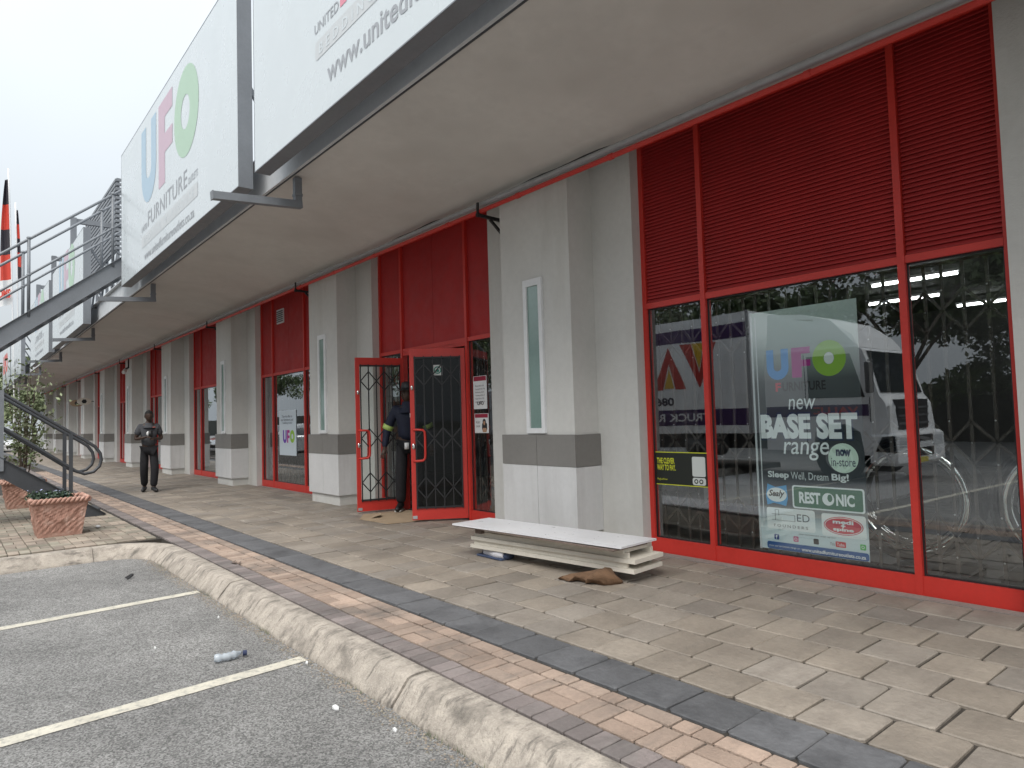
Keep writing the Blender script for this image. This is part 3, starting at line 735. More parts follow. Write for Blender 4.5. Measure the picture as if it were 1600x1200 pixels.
# ---------------------------------------------------------------- steel staircase
st = thing('steel_staircase', 'grey steel switchback staircase with tube railings up to the canopy roof', 'staircase', (-13, 0, 0))
def at(p0, p1, y): 
    t_ = (y-p0[0])/(p1[0]-p0[0]); return p0[1]+(p1[1]-p0[1])*t_
UN, UF = -15.4, -16.7; LN, LF = -12.4, -13.15
us = lambda y: 3.25+(y-.69)*.80          # top edge of the upper stringers
ls = lambda y: .06+(1.86-y)*.715         # top edge of the lower stringers
ya, yb = -1.1, 2.98
for X in (UN, UF):
    m = MB(); m.prism([(ya, us(ya)-.38), (yb, us(yb)-.38), (yb, us(yb)), (ya, us(ya))], 'x', X-.008, X+.008)
    m.prism([(ya, us(ya)-.012), (yb, us(yb)-.012), (yb, us(yb)), (ya, us(ya))], 'x', X-.045, X+.045); m.prism([(ya, us(ya)-.38), (yb, us(yb)-.38), (yb, us(yb)-.368), (ya, us(ya)-.368)], 'x', X-.045, X+.045)
    obj('stringer', m, MT['steel'], st)
for X in (LN, LF):
    m = MB(); m.prism([(1.9, 0), (1.9, .03), (ya, ls(ya)), (ya, ls(ya)-.27), (1.52, 0)], 'x', X-.008, X+.008)
    m.prism([(1.9, .02), (1.9, .032), (ya, ls(ya)+.012), (ya, ls(ya))], 'x', X-.04, X+.04)
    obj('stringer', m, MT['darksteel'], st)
n = 18
for i in range(n):
    y = ya+(yb-ya)*(i+.5)/n; obj('tread', MB().box(UF+.05, y-.13, us(y)-.13, UN-.05, y+.13, us(y)-.09), MT['steel'], st)
for i in range(12):
    y = 1.72-i*.24
    if y < ya: break
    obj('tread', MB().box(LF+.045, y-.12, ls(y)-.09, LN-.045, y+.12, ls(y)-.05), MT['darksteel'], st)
obj('landing', MB().box(UF-.1, -2.3, us(ya)-.2, LN+.05, ya, us(ya)-.1), MT['steel'], st)
for x, y in ((UF, -2.2), (LN, -2.2), (UF, -1.2), (LN, -1.2)): obj('column', MB().box(x-.05, y-.05, -.14, x+.05, y+.05, us(ya)-.2), MT['steel'], st)
for X in (UN, UF):
    r_ = MB(); r_.tube([(X, ya, us(ya)+1.36), (X, yb+.2, us(yb+.2)+1.36)], .026, 8); obj('handrail', r_, MT['steel'], st, smooth=True)
    r_ = MB(); r_.tube([(X, ya, us(ya)+.68), (X, yb+.2, us(yb+.2)+.68)], .022, 8); obj('mid_rail', r_, MT['steel'], st, smooth=True)
    for y in (-.3, 1.115, 2.49): obj('railing_post', MB().tube([(X, y, us(y)-.1), (X, y, us(y)+1.36)], .028, 8).sphere((X, y, us(y)+1.38), .04, .04, .035, 8, 6).sphere((X, y, us(y)+.68), .038, .038, .038, 8, 6), MT['steel'], st, smooth=True)
for X in (LN, LF):
    pts = [(X, ya, ls(ya)+.97)] + [(X, 1.44-(1.44-ya)*(1-i/3), ls(1.44-(1.44-ya)*(1-i/3))+.95) for i in (1, 2, 3)]
    zc = (1.31+.67)/2
    loop = [(X, 1.60, 1.20), (X, 1.76, 1.08), (X, 1.83, .97), (X, 1.845, .87), (X, 1.82, .77), (X, 1.74, .69), (X, 1.62, .665), (X, 1.5, .72), (X, 1.40, .80)]
    low = [(X, .8, ls(.8)+.45), (X, .0, ls(.0)+.45), (X, ya, ls(ya)+.45)]
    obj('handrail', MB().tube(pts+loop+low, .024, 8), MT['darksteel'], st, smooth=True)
    obj('railing_post', MB().box(X-.025, 1.415, .0, X+.025, 1.465, 1.30), MT['darksteel'], st)
    obj('railing_post', MB().box(X-.04, .53, ls(.57)-.2, X+.04, .61, ls(.57)+.98), MT['steel'], st)

# ---------------------------------------------------------------- planters and plants
def leaf_cloud(pts, size, m_out, rs, per=1):
    n = len(pts); v = np.empty((n*4, 3)); 
    d = rs.randn(n, 3); d /= np.linalg.norm(d, axis=1)[:, None]; e = rs.randn(n, 3); e -= d*(d*e).sum(1)[:, None]; e /= np.linalg.norm(e, axis=1)[:, None]
    sz = size*(.6+.8*rs.rand(n))[:, None]
    v[0::4] = pts-d*sz; v[1::4] = pts+e*sz*.45; v[2::4] = pts+d*sz; v[3::4] = pts-e*sz*.45
    return v
def leaf_obj(name, pts, size, mt, parent, rs):
    v = leaf_cloud(np.asarray(pts), size, None, rs); n = len(v)//4
    me = bpy.data.meshes.new(name); off = woff(parent)
    me.from_pydata((v-np.array(off)).tolist(), [], np.arange(n*4).reshape(n, 4).tolist()); me.materials.append(mt); me.update()
    o = bpy.data.objects.new(name, me); C.objects.link(o); o.parent = parent; return o
def blob_points(rs, c, r, n, shell=.35):
    d = rs.randn(n, 3); d /= np.linalg.norm(d, axis=1)[:, None]
    return np.array(c)+d*np.array(r)*(1-shell*rs.rand(n, 1)**1.5)
def planter(cx, cy, label, b=.235, tp=.30, h=.49, seed=1):
    t = thing('terracotta_planter', label, 'planter', (cx, cy, 0), 'terracotta planters by the staircase')
    rs = np.random.RandomState(seed); m = MB(); N = 28; K = 18
    for side in range(4):
        ca, sa = math.cos(side*math.pi/2), math.sin(side*math.pi/2); vs = []
        for j in range(K+1):
            z = h*j/K; hw = b+(tp-b)*j/K
            for i in range(N+1):
                u_ = -1+2*i/N; q = 0
                if 0 < i < N and 1 < j < K-2:
                    # swags and a rosette in low relief
                    w = u_*1.0; zz = j/K
                    q += .012*math.exp(-((zz-(.62-.22*math.cos(w*3.1)))/.06)**2)
                    q += .016*max(0, math.cos(math.hypot(u_*2.4, (zz-.45)*4)*3.0))*math.exp(-((u_*2.2)**2+((zz-.45)*4)**2))
                    q += .008*math.sin(u_*21+3*math.sin(zz*9))*math.sin(zz*26)*(1 if .15 < zz < .8 else 0) + rs.uniform(-.003, .003)
                x, y = u_*hw, -(hw+q); vs.append((cx+x*ca-y*sa, cy+x*sa+y*ca, z))
        m.add(vs, [(j*(N+1)+i, j*(N+1)+i+1, (j+1)*(N+1)+i+1, (j+1)*(N+1)+i) for j in range(K) for i in range(N)])
    m.box(cx-b, cy-b, .0, cx+b, cy+b, .02)
    obj('tub', m, MT['terra'], t, smooth=False)
    rm = MB()
    for s in range(4):
        ca, sa = math.cos(s*math.pi/2), math.sin(s*math.pi/2)
        for q in (0, 1):
            pts = []
            for i in range(41):
                u_ = -tp-.01+(2*tp+.02)*i/40; ph = i*.95+q*math.pi; x, y = u_, -(tp+.004)+.016*math.sin(ph)
                pts.append((cx+x*ca-y*sa, cy+x*sa+y*ca, h-.03+.022*math.cos(ph)))
            rm.tube(pts, .02, 6)
    obj('braided_rim', rm, MT['terra'], t, smooth=True)
    obj('soil', MB().box(cx-tp+.02, cy-tp+.02, h-.1, cx+tp-.02, cy+tp-.02, h-.035), MT['soil'], t)
    return t
planter(-10.68, 1.10, 'terracotta tub with small blue flowers in front of the staircase')
planter(-15.02, 1.02, 'terracotta tub with a tall thin shrub, behind the staircase foot', seed=2)
rs = np.random.RandomState(3)
fl1 = thing('flowering_plant', 'low green plant with pale blue flowers in the nearer tub', 'plant', (-10.68, 1.10, .455))
pts = np.vstack([blob_points(rs, (-10.68+rs.uniform(-.22, .22), 1.03+rs.uniform(-.2, .16), .50), (.09, .09, .07), 90, .9) for _ in range(16)])
leaf_obj('foliage', pts, .022, mat('tub_leaf', (.05, .085, .05), .6, .3, 3, rand=.35), fl1, rs)
leaf_obj('flowers', pts[rs.choice(len(pts), 60)]+np.array([0, 0, .03]), .016, fl('pale_blue_petal', (.45, .5, .72)), fl1, rs)
def stemmed(name, label, cat, base, h, nst, spread, nleaf, lsize, mt, seed, group=None, lean=0):
    rs = np.random.RandomState(seed); t = thing(name, label, cat, base, group); m = MB(); P = []
    for i in range(nst):
        a = rs.uniform(0, 6.28); r_ = spread*rs.uniform(.1, 1); hh = h*rs.uniform(.6, 1)
        pts = [(base[0]+math.cos(a)*r_*(.15+.85*(q/6)**1.3)+rs.uniform(-.02, .02), base[1]+math.sin(a)*r_*(.15+.85*(q/6)**1.3)+rs.uniform(-.02, .02), base[2]+hh*q/6) for q in range(7)]
        m.tube(pts, [.014-.0015*q for q in range(7)], 5)
        for q in range(2, 7):
            k = int(nleaf/nst/5); P.append(np.array(pts[q])+rs.randn(k, 3)*np.array([.15, .15, .13])*(.6+q/8))
    obj('stem', m, MT['bark'], t); leaf_obj('foliage', np.vstack(P), lsize, mt, t, rs); return t
stemmed('tub_shrub', 'tall airy pale green shrub growing in the farther tub', 'shrub', (-15.02, 1.02, .44), 2.1, 12, .40, 1350, .04, MT['leafpale'], 5)

def tree(name, label, loc, h, cr, seed, n=9000, lsize=.16, mt=None, group=None, th=.35, clumps=34, tr=.16):
    rs = np.random.RandomState(seed); t = thing(name, label, 'tree', loc, group); m = MB()
    x, y, z = loc; top = h*.62
    pts = [(x+rs.uniform(-.12, .12)*i, y+rs.uniform(-.12, .12)*i, z+top*i/5) for i in range(6)]
    m.tube(pts, [tr*(1.25 if i == 0 else 1-.13*i) for i in range(6)], 9); ends = []
    for i in range(11):
        a = i*2.4+rs.uniform(-.3, .3); b = pts[2+i % 4]; L = cr*rs.uniform(.55, .95); rise = (h-b[2]+z)*rs.uniform(.25, .8)
        q = [(b[0]+math.cos(a)*L*s, b[1]+math.sin(a)*L*s, b[2]+rise*s**.8) for s in (0, .35, .7, 1)]
        m.tube(q, [tr*.5, tr*.35, tr*.22, tr*.08], 6); ends += [q[2], q[3]]
    obj('trunk', m, MT['bark'], t, smooth=True)
    P = []; 
    for k in range(clumps):
        e = ends[k % len(ends)] if k < len(ends) else (x+rs.uniform(-1, 1)*cr*.8, y+rs.uniform(-1, 1)*cr*.8, z+h*rs.uniform(th+.12, .97))
        r_ = cr*rs.uniform(.16, .34); P.append(blob_points(rs, e, (r_, r_, r_*.6), n//clumps, .8))
    leaf_obj('crown', np.vstack(P), lsize, mt or MT['leaf'], t, rs); return t
# far end of the building
tree('broadleaf_tree', 'pale leafy tree past the far end of the canopy', (-72, 5.6, -.1), 7.5, 2.6, 11, 7000, .16, MT['leafpale'], 'trees past the far end')
tree('broadleaf_tree', 'hazy green tree at the left edge behind the tub shrub', (-64, 2.6, -.1), 6.5, 2.4, 12, 7000, .15, MT['leafpale'], 'trees past the far end')
tree('broadleaf_tree', 'tallest far tree beyond the end pier', (-90, 9.5, -.1), 10, 4, 13, 8000, .2, MT['leaf'], 'trees past the far end')
# trees across the car park, seen mirrored in the shop windows
for i, (x, y, h, cr, lab) in enumerate([(-3.4, -13.5, 8.6, 3.6, 'wide tree mirrored in the pane right of the truck'), (-9.5, -15.5, 8.8, 4.0, 'dark tree standing behind the truck cab, seen mirrored'), (-17, -16, 8.4, 4.0, 'dark tree behind the truck box, seen mirrored'),
        (-31, -12, 8, 4, 'tree mirrored above the silver car'), (-43, -11, 8, 4, 'tree mirrored in the third shopfront'), (4.5, -16, 8.5, 4.0, 'tree mirrored at the right edge of the last pane'), (-58, -9, 8, 4, 'tree mirrored in the fourth shopfront'), (-1.2, -19, 7.0, 3.6, 'low bushy tree behind the wide one, mirrored right of the truck'), (-6.5, -19.5, 7.2, 3.6, 'low bushy tree beyond the truck cab, seen mirrored'), (2.2, -18.5, 6.4, 3.4, 'low bushy tree mirrored near the right wall edge'), (-76, -7, 8, 4, 'farthest tree across the car park, mirrored in small far panes')]):
    tree('car_park_tree', lab, (x, y, -.14), h, cr, 40+i, 13000, .13, MT['leaf'], 'trees across the car park', clumps=60, th=.12 if 'low' in lab else .35)
hd = MB(); 
for i in range(-30, 6): hd.box(i*4.0, -21.2, -.14, i*4.0+3.99, -21.0, 2.2)
tag(obj('boundary_wall', hd, MT['darkwall']), 'low dark weathered boundary wall across the car park', 'wall')
kb = thing('brick_kiosk', 'face brick building across the car park, mirrored in the third shopfront', 'building', (-42, -17, 0))
obj('wall', MB().box(-48, -19, -.14, -36, -15, 2.9), MT['brickwall'], kb); obj('roof', MB().box(-48.4, -19.4, 2.9, -35.6, -14.4, 3.1), MT['roofslate'], kb)
for x in (-46, -42.5, -39): obj('window', MB().box(x, -15.01, .9, x+1.6, -14.96, 2.1), MT['carglass'], kb)
# far end wall and roofs
fb = thing('far_pavilion', 'low grey pavilion with white posts past the end of the pavement', 'building', (-66, 6.3, 0))
obj('wall', MB().box(-70, 6.2, -.1, -66, 9, 2.6), MT['band'], fb); obj('plinth', MB().box(-70.05, 6.15, -.1, -65.95, 9.05, .7), MT['clad'], fb); obj('roof', MB().box(-71, 5.6, 2.6, -65.5, 9.5, 2.9), MT['roofslate'], fb)
for y in (5.75, 6.35): obj('post', MB().box(-65.8, y-.06, -.1, -65.68, y+.06, 2.6), MT['clad'], fb)

# ---------------------------------------------------------------- flags
def flag(X, yb0, yt0, ztop, zf, zb, label, txt, w, seed, sgn=-1):
    t = thing('banner_flag', label, 'flag', (X, yb0, -.14), 'banner flags beyond the staircase')
    py = lambda z: yb0+(yt0-yb0)*((z+.14)/(ztop+.14))**1.6
    obj('pole', MB().tube([(X, py(z), z) for z in [-.14+(ztop+.14)*i/10 for i in range(11)]], .04, 8), MT['whiteframe'], t, smooth=True)
    cols = [fl('flag_black', (.03, .025, .035)), fl('flag_red', (.62, .06, .035)), MT['paper']]
    N = 15; Wn = 8; H = zf-zb
    def pt(i, j):
        v = i/N; u_ = j/Wn; wd = w*(.22+.78*v**.8); z = zf-v*H
        return (X+.12*math.sin(u_*7+v*3+seed)*u_, py(z)+sgn*(.04+u_*wd*(.85+.1*math.sin(v*5+seed))), z-u_*.25*wd)
    for k in range(5):
        m = MB(); i0, i1 = int(N*[0, .2, .4, .6, .8][k]), int(N*[.2, .4, .6, .8, 1][k])
        vs = [pt(i, j) for i in range(i0, i1+1) for j in range(Wn+1)]
        m.add(vs, [(a*(Wn+1)+b, a*(Wn+1)+b+1, (a+1)*(Wn+1)+b+1, (a+1)*(Wn+1)+b) for a in range(i1-i0) for b in range(Wn)])
        obj('stripe', m, cols[(0, 1, 0, 1, 2 if txt else 0)[k]], t, recalc=False)
    if txt:
        v, f = text_mesh(txt, 0, 0, w*.8, .5, 0, bold=.05)
        vs = [(X+.16, py(zb)-.06-w*.85+p[0], zb+.22+p[2]+p[0]*.2) for p in v]
        obj('lettering', MB().add(vs, f), cols[1], t, recalc=False)
flag(-45, 2.68, 2.33, 15.6, 15.0, 8.2, 'nearer red and black striped banner flag with white lettered hem', 'OMS', .68, 0)
flag(-46.5, 2.98, 2.74, 14.2, 13.8, 9.8, 'farther red and black banner flag, partly behind the other', '', .30, 2, 1)

# ---------------------------------------------------------------- things by the shopfronts
def gate(x0, x1, label, y=YG+.13, z0=.12, z1=2.36, pitch=.135, rows=(.42, 1.08, 2.02), seed=0):
    rs = random.Random(seed); t = thing('expanding_security_gate', label, 'security gate', ((x0+x1)/2, y, 0), 'trellis gates behind the shop windows')
    n = max(3, round((x1-x0)/pitch)); xs = [x0+(x1-x0)*i/n + rs.uniform(-.012, .012) for i in range(n+1)]
    bm_ = MB().box(-.011, -.005, z0, .011, .005, z1).mesh('gate_bar', MT['gate'])
    for x in xs: link('gate_bar', bm_, t, (x-t.location.x, 0, 0))
    for zz in (z0-.012, z1): obj('gate_rail', MB().box(x0-.02, y-.012, zz, x1+.02, y+.012, zz+.02), MT['gate'], t)
    for zc in rows:
        for i in range(n):
            s = i % 2
            for sg in (1, -1):
                a = (xs[i], y-.009, zc+sg*(0 if s else .15)); b = (xs[i+1], y-.009, zc+sg*(.15 if s else 0))
                obj('gate_link', MB().bar(a, b, .005, .02), MT['gate'], t)
        rv = MB()
        for i in range(n+1): rv.sphere((xs[i], y-.014, zc if i % 2 == 0 else zc+.15), .007, .004, .007, 6, 4); rv.sphere((xs[i], y-.014, zc if i % 2 == 0 else zc-.15), .007, .004, .007, 6, 4)
        obj('rivet', rv, MT['galv'], t)
gate(-4.27, -1.33, 'dark trellis gate behind the large window with the truck reflection', seed=1)
gate(-7.34, -6.74, 'narrow dark trellis gate in the side window right of the doors', seed=2)
gate(-9.72, -9.08, 'narrow dark trellis gate left of the open doors', seed=3)
gate(-15.1, -12.2, 'dark trellis gate behind the third shopfront', seed=4, pitch=.16)
# store lights
for j, yl in enumerate((7.3, 9.6, 11.4, 13.4, 15.3)):
    for i in range(5):
        x = 2.2-i*3.1-(j % 2)*.9
        if -18.7 < x < -6.8 and yl > 9: continue
        W_ = ['first', 'second', 'third', 'fourth', 'fifth']
        t = thing('tube_light', 'glowing ceiling tube in the %s row back from the window, %s from the right' % (W_[j], W_[i]), 'ceiling light', (x, yl, 3.30), 'tube lights in the shop')
        obj('tube', MB().tube([(x-.6, yl, 3.28), (x+.6, yl, 3.28)], .022, 6), MT['lamp'], t); obj('housing', MB().box(x-.62, yl-.04, 3.31, x+.62, yl+.04, 3.35), MT['whiteframe'], t)
# chrome ring displays
for i, (cx, cyy, lab) in enumerate([(-2.22, 6.05, 'chrome ring table base left of the glass mullion, black outer rim'), (-1.18, 6.1, 'chrome ring table base at the right edge of the last pane')]):
    t = thing('ring_table_base', lab, 'furniture', (cx, cyy, 0), 'chrome ring furniture in the window')
    def annulus(ro, ri, y0, y1, cz, n=48):
        m = MB(); vs = []; 
        for q in range(n):
            a = 2*math.pi*q/n
            for (r_, yy_) in ((ro, y0), (ro, y1), (ri, y1), (ri, y0)): vs.append((cx+r_*math.cos(a), yy_, cz+r_*math.sin(a)))
        m.add(vs, [(4*q+k, 4*((q+1) % n)+k, 4*((q+1) % n)+(k+1) % 4, 4*q+(k+1) % 4) for q in range(n) for k in range(4)]); return m
    m = MB(); NN, KK = 48, 12
    m.add([(cx+(.405+.066*math.cos(6.2832*k/KK))*math.cos(6.2832*q/NN), cyy+.10*math.sin(6.2832*k/KK), .60+(.405+.066*math.cos(6.2832*k/KK))*math.sin(6.2832*q/NN)) for q in range(NN) for k in range(KK)], [(q*KK+k, ((q+1) % NN)*KK+k, ((q+1) % NN)*KK+(k+1) % KK, q*KK+(k+1) % KK) for q in range(NN) for k in range(KK)])
    obj('chrome_ring', m, MT['chrome'], t, smooth=True)
    obj('black_rim', annulus(.50, .475, cyy-.11, cyy+.11, .60), MT['black'], t)
    obj('base', MB().box(cx-.42, cyy-.22, .01, cx+.42, cyy+.22, .06), MT['black'], t); obj('base_trim', MB().box(cx-.43, cyy-.235, .062, cx+.43, cyy+.235, .085), MT['chrome'], t)
# display beds deeper in
for i, (x, y) in enumerate(((-3.9, 7.6), (-1.0, 8.8))):
    t = thing('display_bed', ['low grey display bed inside the shop behind the poster', 'grey display bed deep inside behind the chrome rings'][i], 'bed', (x, y, 0), 'display beds')
    obj('base', MB().box(x-.75, y-.95, .01, x+.75, y+.95, .3, 0), MT['plastic'], t); obj('mattress', MB().box(x-.74, y-.94, .301, x+.74, y+.94, .58, 0, .04), MT['clothw'], t); obj('headboard', MB().box(x-.78, y+.96, .01, x+.78, y+1.04, 1.2), MT['plastic'], t)

# big poster
def grad_mat(name, stops, z0, z1):
    m = bpy.data.materials.new(name); m.use_nodes = True; n = m.node_tree.nodes; l = m.node_tree.links; b = n['Principled BSDF']; b.inputs['Roughness'].default_value = .5
    tc_ = n.new('ShaderNodeTexCoord'); sx = n.new('ShaderNodeSeparateXYZ'); l.new(tc_.outputs['Object'], sx.inputs[0])
    mr = n.new('ShaderNodeMapRange'); mr.inputs[1].default_value = z0; mr.inputs[2].default_value = z1; l.new(sx.outputs[2], mr.inputs[0])
    r_ = n.new('ShaderNodeValToRGB'); r_.color_ramp.elements[0].position = stops[0][0]; r_.color_ramp.elements[0].color = (*stops[0][1], 1); r_.color_ramp.elements[1].position = stops[-1][0]; r_.color_ramp.elements[1].color = (*stops[-1][1], 1)
    for p, c in stops[1:-1]: e = r_.color_ramp.elements.new(p); e.color = (*c, 1)
    l.new(mr.outputs[0], r_.inputs[0]); l.new(r_.outputs[0], b.inputs['Base Color']); return m
PX0, PX1, PZ0, PZ1 = -3.22, -2.32, .16, 2.20
yb_ = YG+.075
ps = thing('shop_poster', 'tall furniture shop poster reading new base set range in the large window', 'poster', ((PX0+PX1)/2, yb_, PZ0))
obj('print_sheet', MB().box(PX0, yb_, PZ0, PX1, yb_+.006, PZ1), grad_mat('poster_print', [(0, (.62, .74, .78)), (.09, (.60, .72, .76)), (.19, (.05, .062, .075)), (.55, (.018, .025, .032)), (.70, (.07, .085, .09)), (.86, (.38, .46, .45)), (1, (.50, .60, .58))], 0, PZ1-PZ0), ps)
yq = yb_-.002
def pm(n, mb, m): return obj(n, mb, m, ps, recalc=False)
PW = PX1-PX0
px = lambda u_: PX0+u_*PW
white_ = fl('print_white', (.78, .84, .86))
pm('poster_edge', MB().box(PX0-.012, yq-.004, PZ0-.006, PX0+.004, yq+.009, PZ1+.006).box(PX0+.03, yq-.001, PZ0+.2, PX0+.04, yq, PZ1-.04), MT['signwhite'])
pm('logo_letter', letter_u(MB(), px(.14), 1.60, px(.36), 1.86, .065, yq), fl('print_blue', (.05, .30, .72)))
pm('logo_letter', letter_f(MB(), px(.39), 1.61, px(.57), 1.86, .085, yq), fl('print_magenta', (.42, .02, .26)))
pm('logo_letter', ring_y(MB(), px(.74), 1.75, .135, .145, .042, .05, yq), fl('print_green', (.28, .52, .05)))
pm('logo_letter', disc_y(MB(), px(.74), 1.75, .04, .048, yq), white_)
m = MB(); text(m, 'F', px(.22), 1.50, px(.275), 1.575, yq, bold=.04); pm('lettering', m, fl('print_red', (.55, .03, .06)))
m = MB(); text(m, 'URNITURE', px(.29), 1.50, px(.70), 1.575, yq, bold=.02); pm('lettering', m, fl('print_black', (.012, .012, .014)))
m = MB(); text(m, 'new', px(.34), 1.345, px(.60), 1.435, yq, shear=.15); text(m, 'range', px(.27), .925, px(.70), 1.075, yq, shear=.15, bold=.004); text(m, 'Well, Dream', px(.33), .755, px(.68), .825, yq)
pm('lettering', m, white_)
m = MB(); text(m, 'BASE SET', px(.05), 1.10, px(.96), 1.31, yq-.002, bold=.055); pm('lettering', m, white_)
m = MB(); text(m, 'BASE SET', px(.035), 1.085, px(.975), 1.325, yq-.0008, bold=.085); pm('lettering', m, fl('print_navy', (.01, .03, .075)))
m = MB(); text(m, 'Sleep', px(.10), .755, px(.31), .825, yq, bold=.03); text(m, 'Big!', px(.71), .755, px(.86), .825, yq, bold=.03); pm('lettering', m, white_)
pm('badge', disc_y(MB(), px(.82), .95, .118, .118, yq), fl('print_pale_green', (.62, .78, .68)))
m = MB(); text(m, 'now', px(.76), .965, px(.89), 1.02, yq-.002, bold=.06); text(m, 'in-store', px(.715), .885, px(.925), .95, yq-.002); pm('lettering', m, fl('print_navy', (.01, .03, .075)))
pm('brand_tile', poly_y(MB(), [(px(.08), .535), (px(.15), .555), (px(.27), .535), (px(.29), .60), (px(.28), .71), (px(.17), .69), (px(.09), .715), (px(.07), .62)], yq), fl('print_sky', (.06, .34, .68)))
pm('brand_tile', disc_y(MB(), px(.18), .625, .09, .06, yq-.001), white_)
m = MB(); text(m, 'Sealy', px(.10), .595, px(.26), .665, yq-.002, shear=.3, bold=.03); pm('lettering', m, fl('print_black', (.012, .012, .014)))
pm('brand_tile', poly_y(MB(), rrect(px(.335), .525, px(.985), .715, .02), yq), white_)
pm('brand_tile', poly_y(MB(), rrect(px(.35), .537, px(.97), .703, .015), yq-.001), fl('print_dark_green', (.0, .12, .05)))
m = MB(); text(m, 'REST', px(.40), .57, px(.60), .665, yq-.002, bold=.04); text(m, 'NIC', px(.74), .57, px(.90), .665, yq-.002, bold=.04); ring_y(m, px(.67), .617, .048, .05, .02, .03, yq-.002, hx=.014, hz=.01); pm('lettering', m, white_)
pm('brand_tile', poly_y(MB(), rrect(px(.07), .335, px(.54), .515, .02), yq), white_)
m = MB(); text(m, 'ED', px(.37), .415, px(.49), .475, yq-.002); text(m, 'FOUNDERS', px(.14), .355, px(.47), .378, yq-.002, spacing=1.5)
for q in ((.12, .41, .35, .413), (.12, .46, .35, .463), (.347, .41, .352, .463), (.155, .41, .16, .50), (.19, .45, .195, .50), (.155, .497, .195, .5)): m.quad((px(q[0]), yq-.002, q[1]), (px(q[2]), yq-.002, q[1]), (px(q[2]), yq-.002, q[3]), (px(q[0]), yq-.002, q[3]))
pm('lettering', m, fl('print_grey', (.10, .12, .14)))
pm('brand_tile', poly_y(MB(), rrect(px(.60), .325, px(.985), .505, .02), yq), white_)
pm('brand_tile', disc_y(MB(), px(.79), .415, .155, .072, yq-.001), fl('print_red', (.55, .03, .06)))
m = MB(); ring_y(m, px(.79), .415, .148, .066, .142, .061, yq-.002); text(m, 'medi', px(.70), .43, px(.88), .462, yq-.002, bold=.04); text(m, 'spine', px(.70), .367, px(.88), .399, yq-.002, bold=.04); text(m, '+', px(.77), .402, px(.81), .43, yq-.002, bold=.06); pm('lettering', m, white_)
for u_, c, s in ((.16, (.03, .08, .28), 'f'), (.35, (.55, .10, .25), ''), (.54, (.012, .012, .014), '♪'), (.76, (.6, .03, .04), 'Tube'), (.95, (.10, .50, .12), '')):
    w_ = .035 if s != 'Tube' else .065
    pm('social_icon', poly_y(MB(), rrect(px(u_)-w_/1.6, .245, px(u_)+w_/1.6, .29, .008), yq), fl('icon_%d' % int(u_*100), c))
m = MB(); text(m, 'f', px(.16)-.006, .25, px(.16)+.008, .284, yq-.002, bold=.03); ring_y(m, px(.35), .267, .013, .013, .009, .009, yq-.002); text(m, 'Tube', px(.76)-.03, .254, px(.76)+.03, .28, yq-.002); ring_y(m, px(.95), .268, .012, .012, .008, .008, yq-.002); pm('lettering', m, white_)
m = MB(); text(m, 'stay connected with us on:', px(.38), .305, px(.72), .322, yq-.002); text(m, 'You', px(.76)-.085, .254, px(.76)-.044, .28, yq-.002); pm('lettering', m, fl('print_grey', (.10, .12, .14)))
pm('blue_strip', poly_y(MB(), rrect(px(.06), PZ0+.003, px(.997), .225, .02), yq), fl('print_strip_blue', (.012, .10, .32)))
m = MB(); text(m, 'www.unitedfurnitureoutlets.co.za', px(.40), .175, px(.97), .205, yq-.002, bold=.025); text(m, 'view our extensive range on', px(.08), .18, px(.385), .20, yq-.002); pm('lettering', m, white_)

# small sticker band on the left pane
sk = thing('payment_sticker', 'black and yellow window sticker reading the clever way to pay', 'sticker', (-4.0, YG, .8))
ys_ = YG+.0125
skm = fl('sticker_black', (.012, .016, .012)); yl_ = fl('sticker_yellow', (.58, .62, .03))
obj('film', MB().box(-4.285, ys_, .655, -3.69, ys_+.002, .965), skm, sk)
m = MB(); m.box(-4.285, ys_-.001, .962, -3.69, ys_-.0002, .970); m.box(-4.285, ys_-.001, .650, -3.69, ys_-.0002, .658)
text(m, 'THE CLEVER', -4.27, .855, -4.06, .912, ys_-.0015, bold=.03); text(m, 'WAY TO PAY.', -4.27, .79, -4.05, .847, ys_-.0015, bold=.03); text(m, 'PayJustNow', -4.27, .69, -4.15, .715, ys_-.0015)
obj('lettering', m, yl_, sk, recalc=False)
m = MB(); poly_y(m, rrect(-3.86, .665, -3.715, .735, .02), ys_-.001); poly_y(m, rrect(-3.86, .745, -3.715, .93, .015), ys_-.001); obj('white_card', m, fl('card_white', (.6, .64, .62)), sk, recalc=False)
m = MB(); ring_y(m, -3.82, .70, .022, .022, .012, .012, ys_-.002); ring_y(m, -3.765, .70, .022, .022, .012, .012, ys_-.002); obj('lettering', m, skm, sk, recalc=False)

# notices by the door
def notice(name, label, x0, z0, x1, z1, y, parts):
    t = thing(name, label, 'notice', ((x0+x1)/2, y, z0)); obj('sheet', MB().box(x0, y, z0, x1, y+.003, z1), MT['paper'], t)
    for n_, mb, m_ in parts: obj(n_, mb, m_, t, recalc=False)
    return t
yn = YG+.0115
m1 = MB(); m1.box(-7.27, yn-.001, 1.84, -7.0, yn-.0002, 1.90)
hl = []
for i, s_ in enumerate(['Monday 08:30-17:00', 'Tuesday 08:30-17:00', 'Wednesday 08:30', 'Thursday 08:30-17', 'Friday 08:30-17:00', 'Saturday 08:30-15']):
    hl.append(('lettering', text(MB(), s_, -7.24, 1.76-.042*i, -7.05+.02*(i % 2), 1.785-.042*i, yn-.001), fl('notice_ink', (.08, .07, .08))))
hl.append(('lettering', text(MB(), 'UFO', -7.20, 1.52, -7.06, 1.57, yn-.001, bold=.05), fl('notice_ink', (.08, .07, .08))))
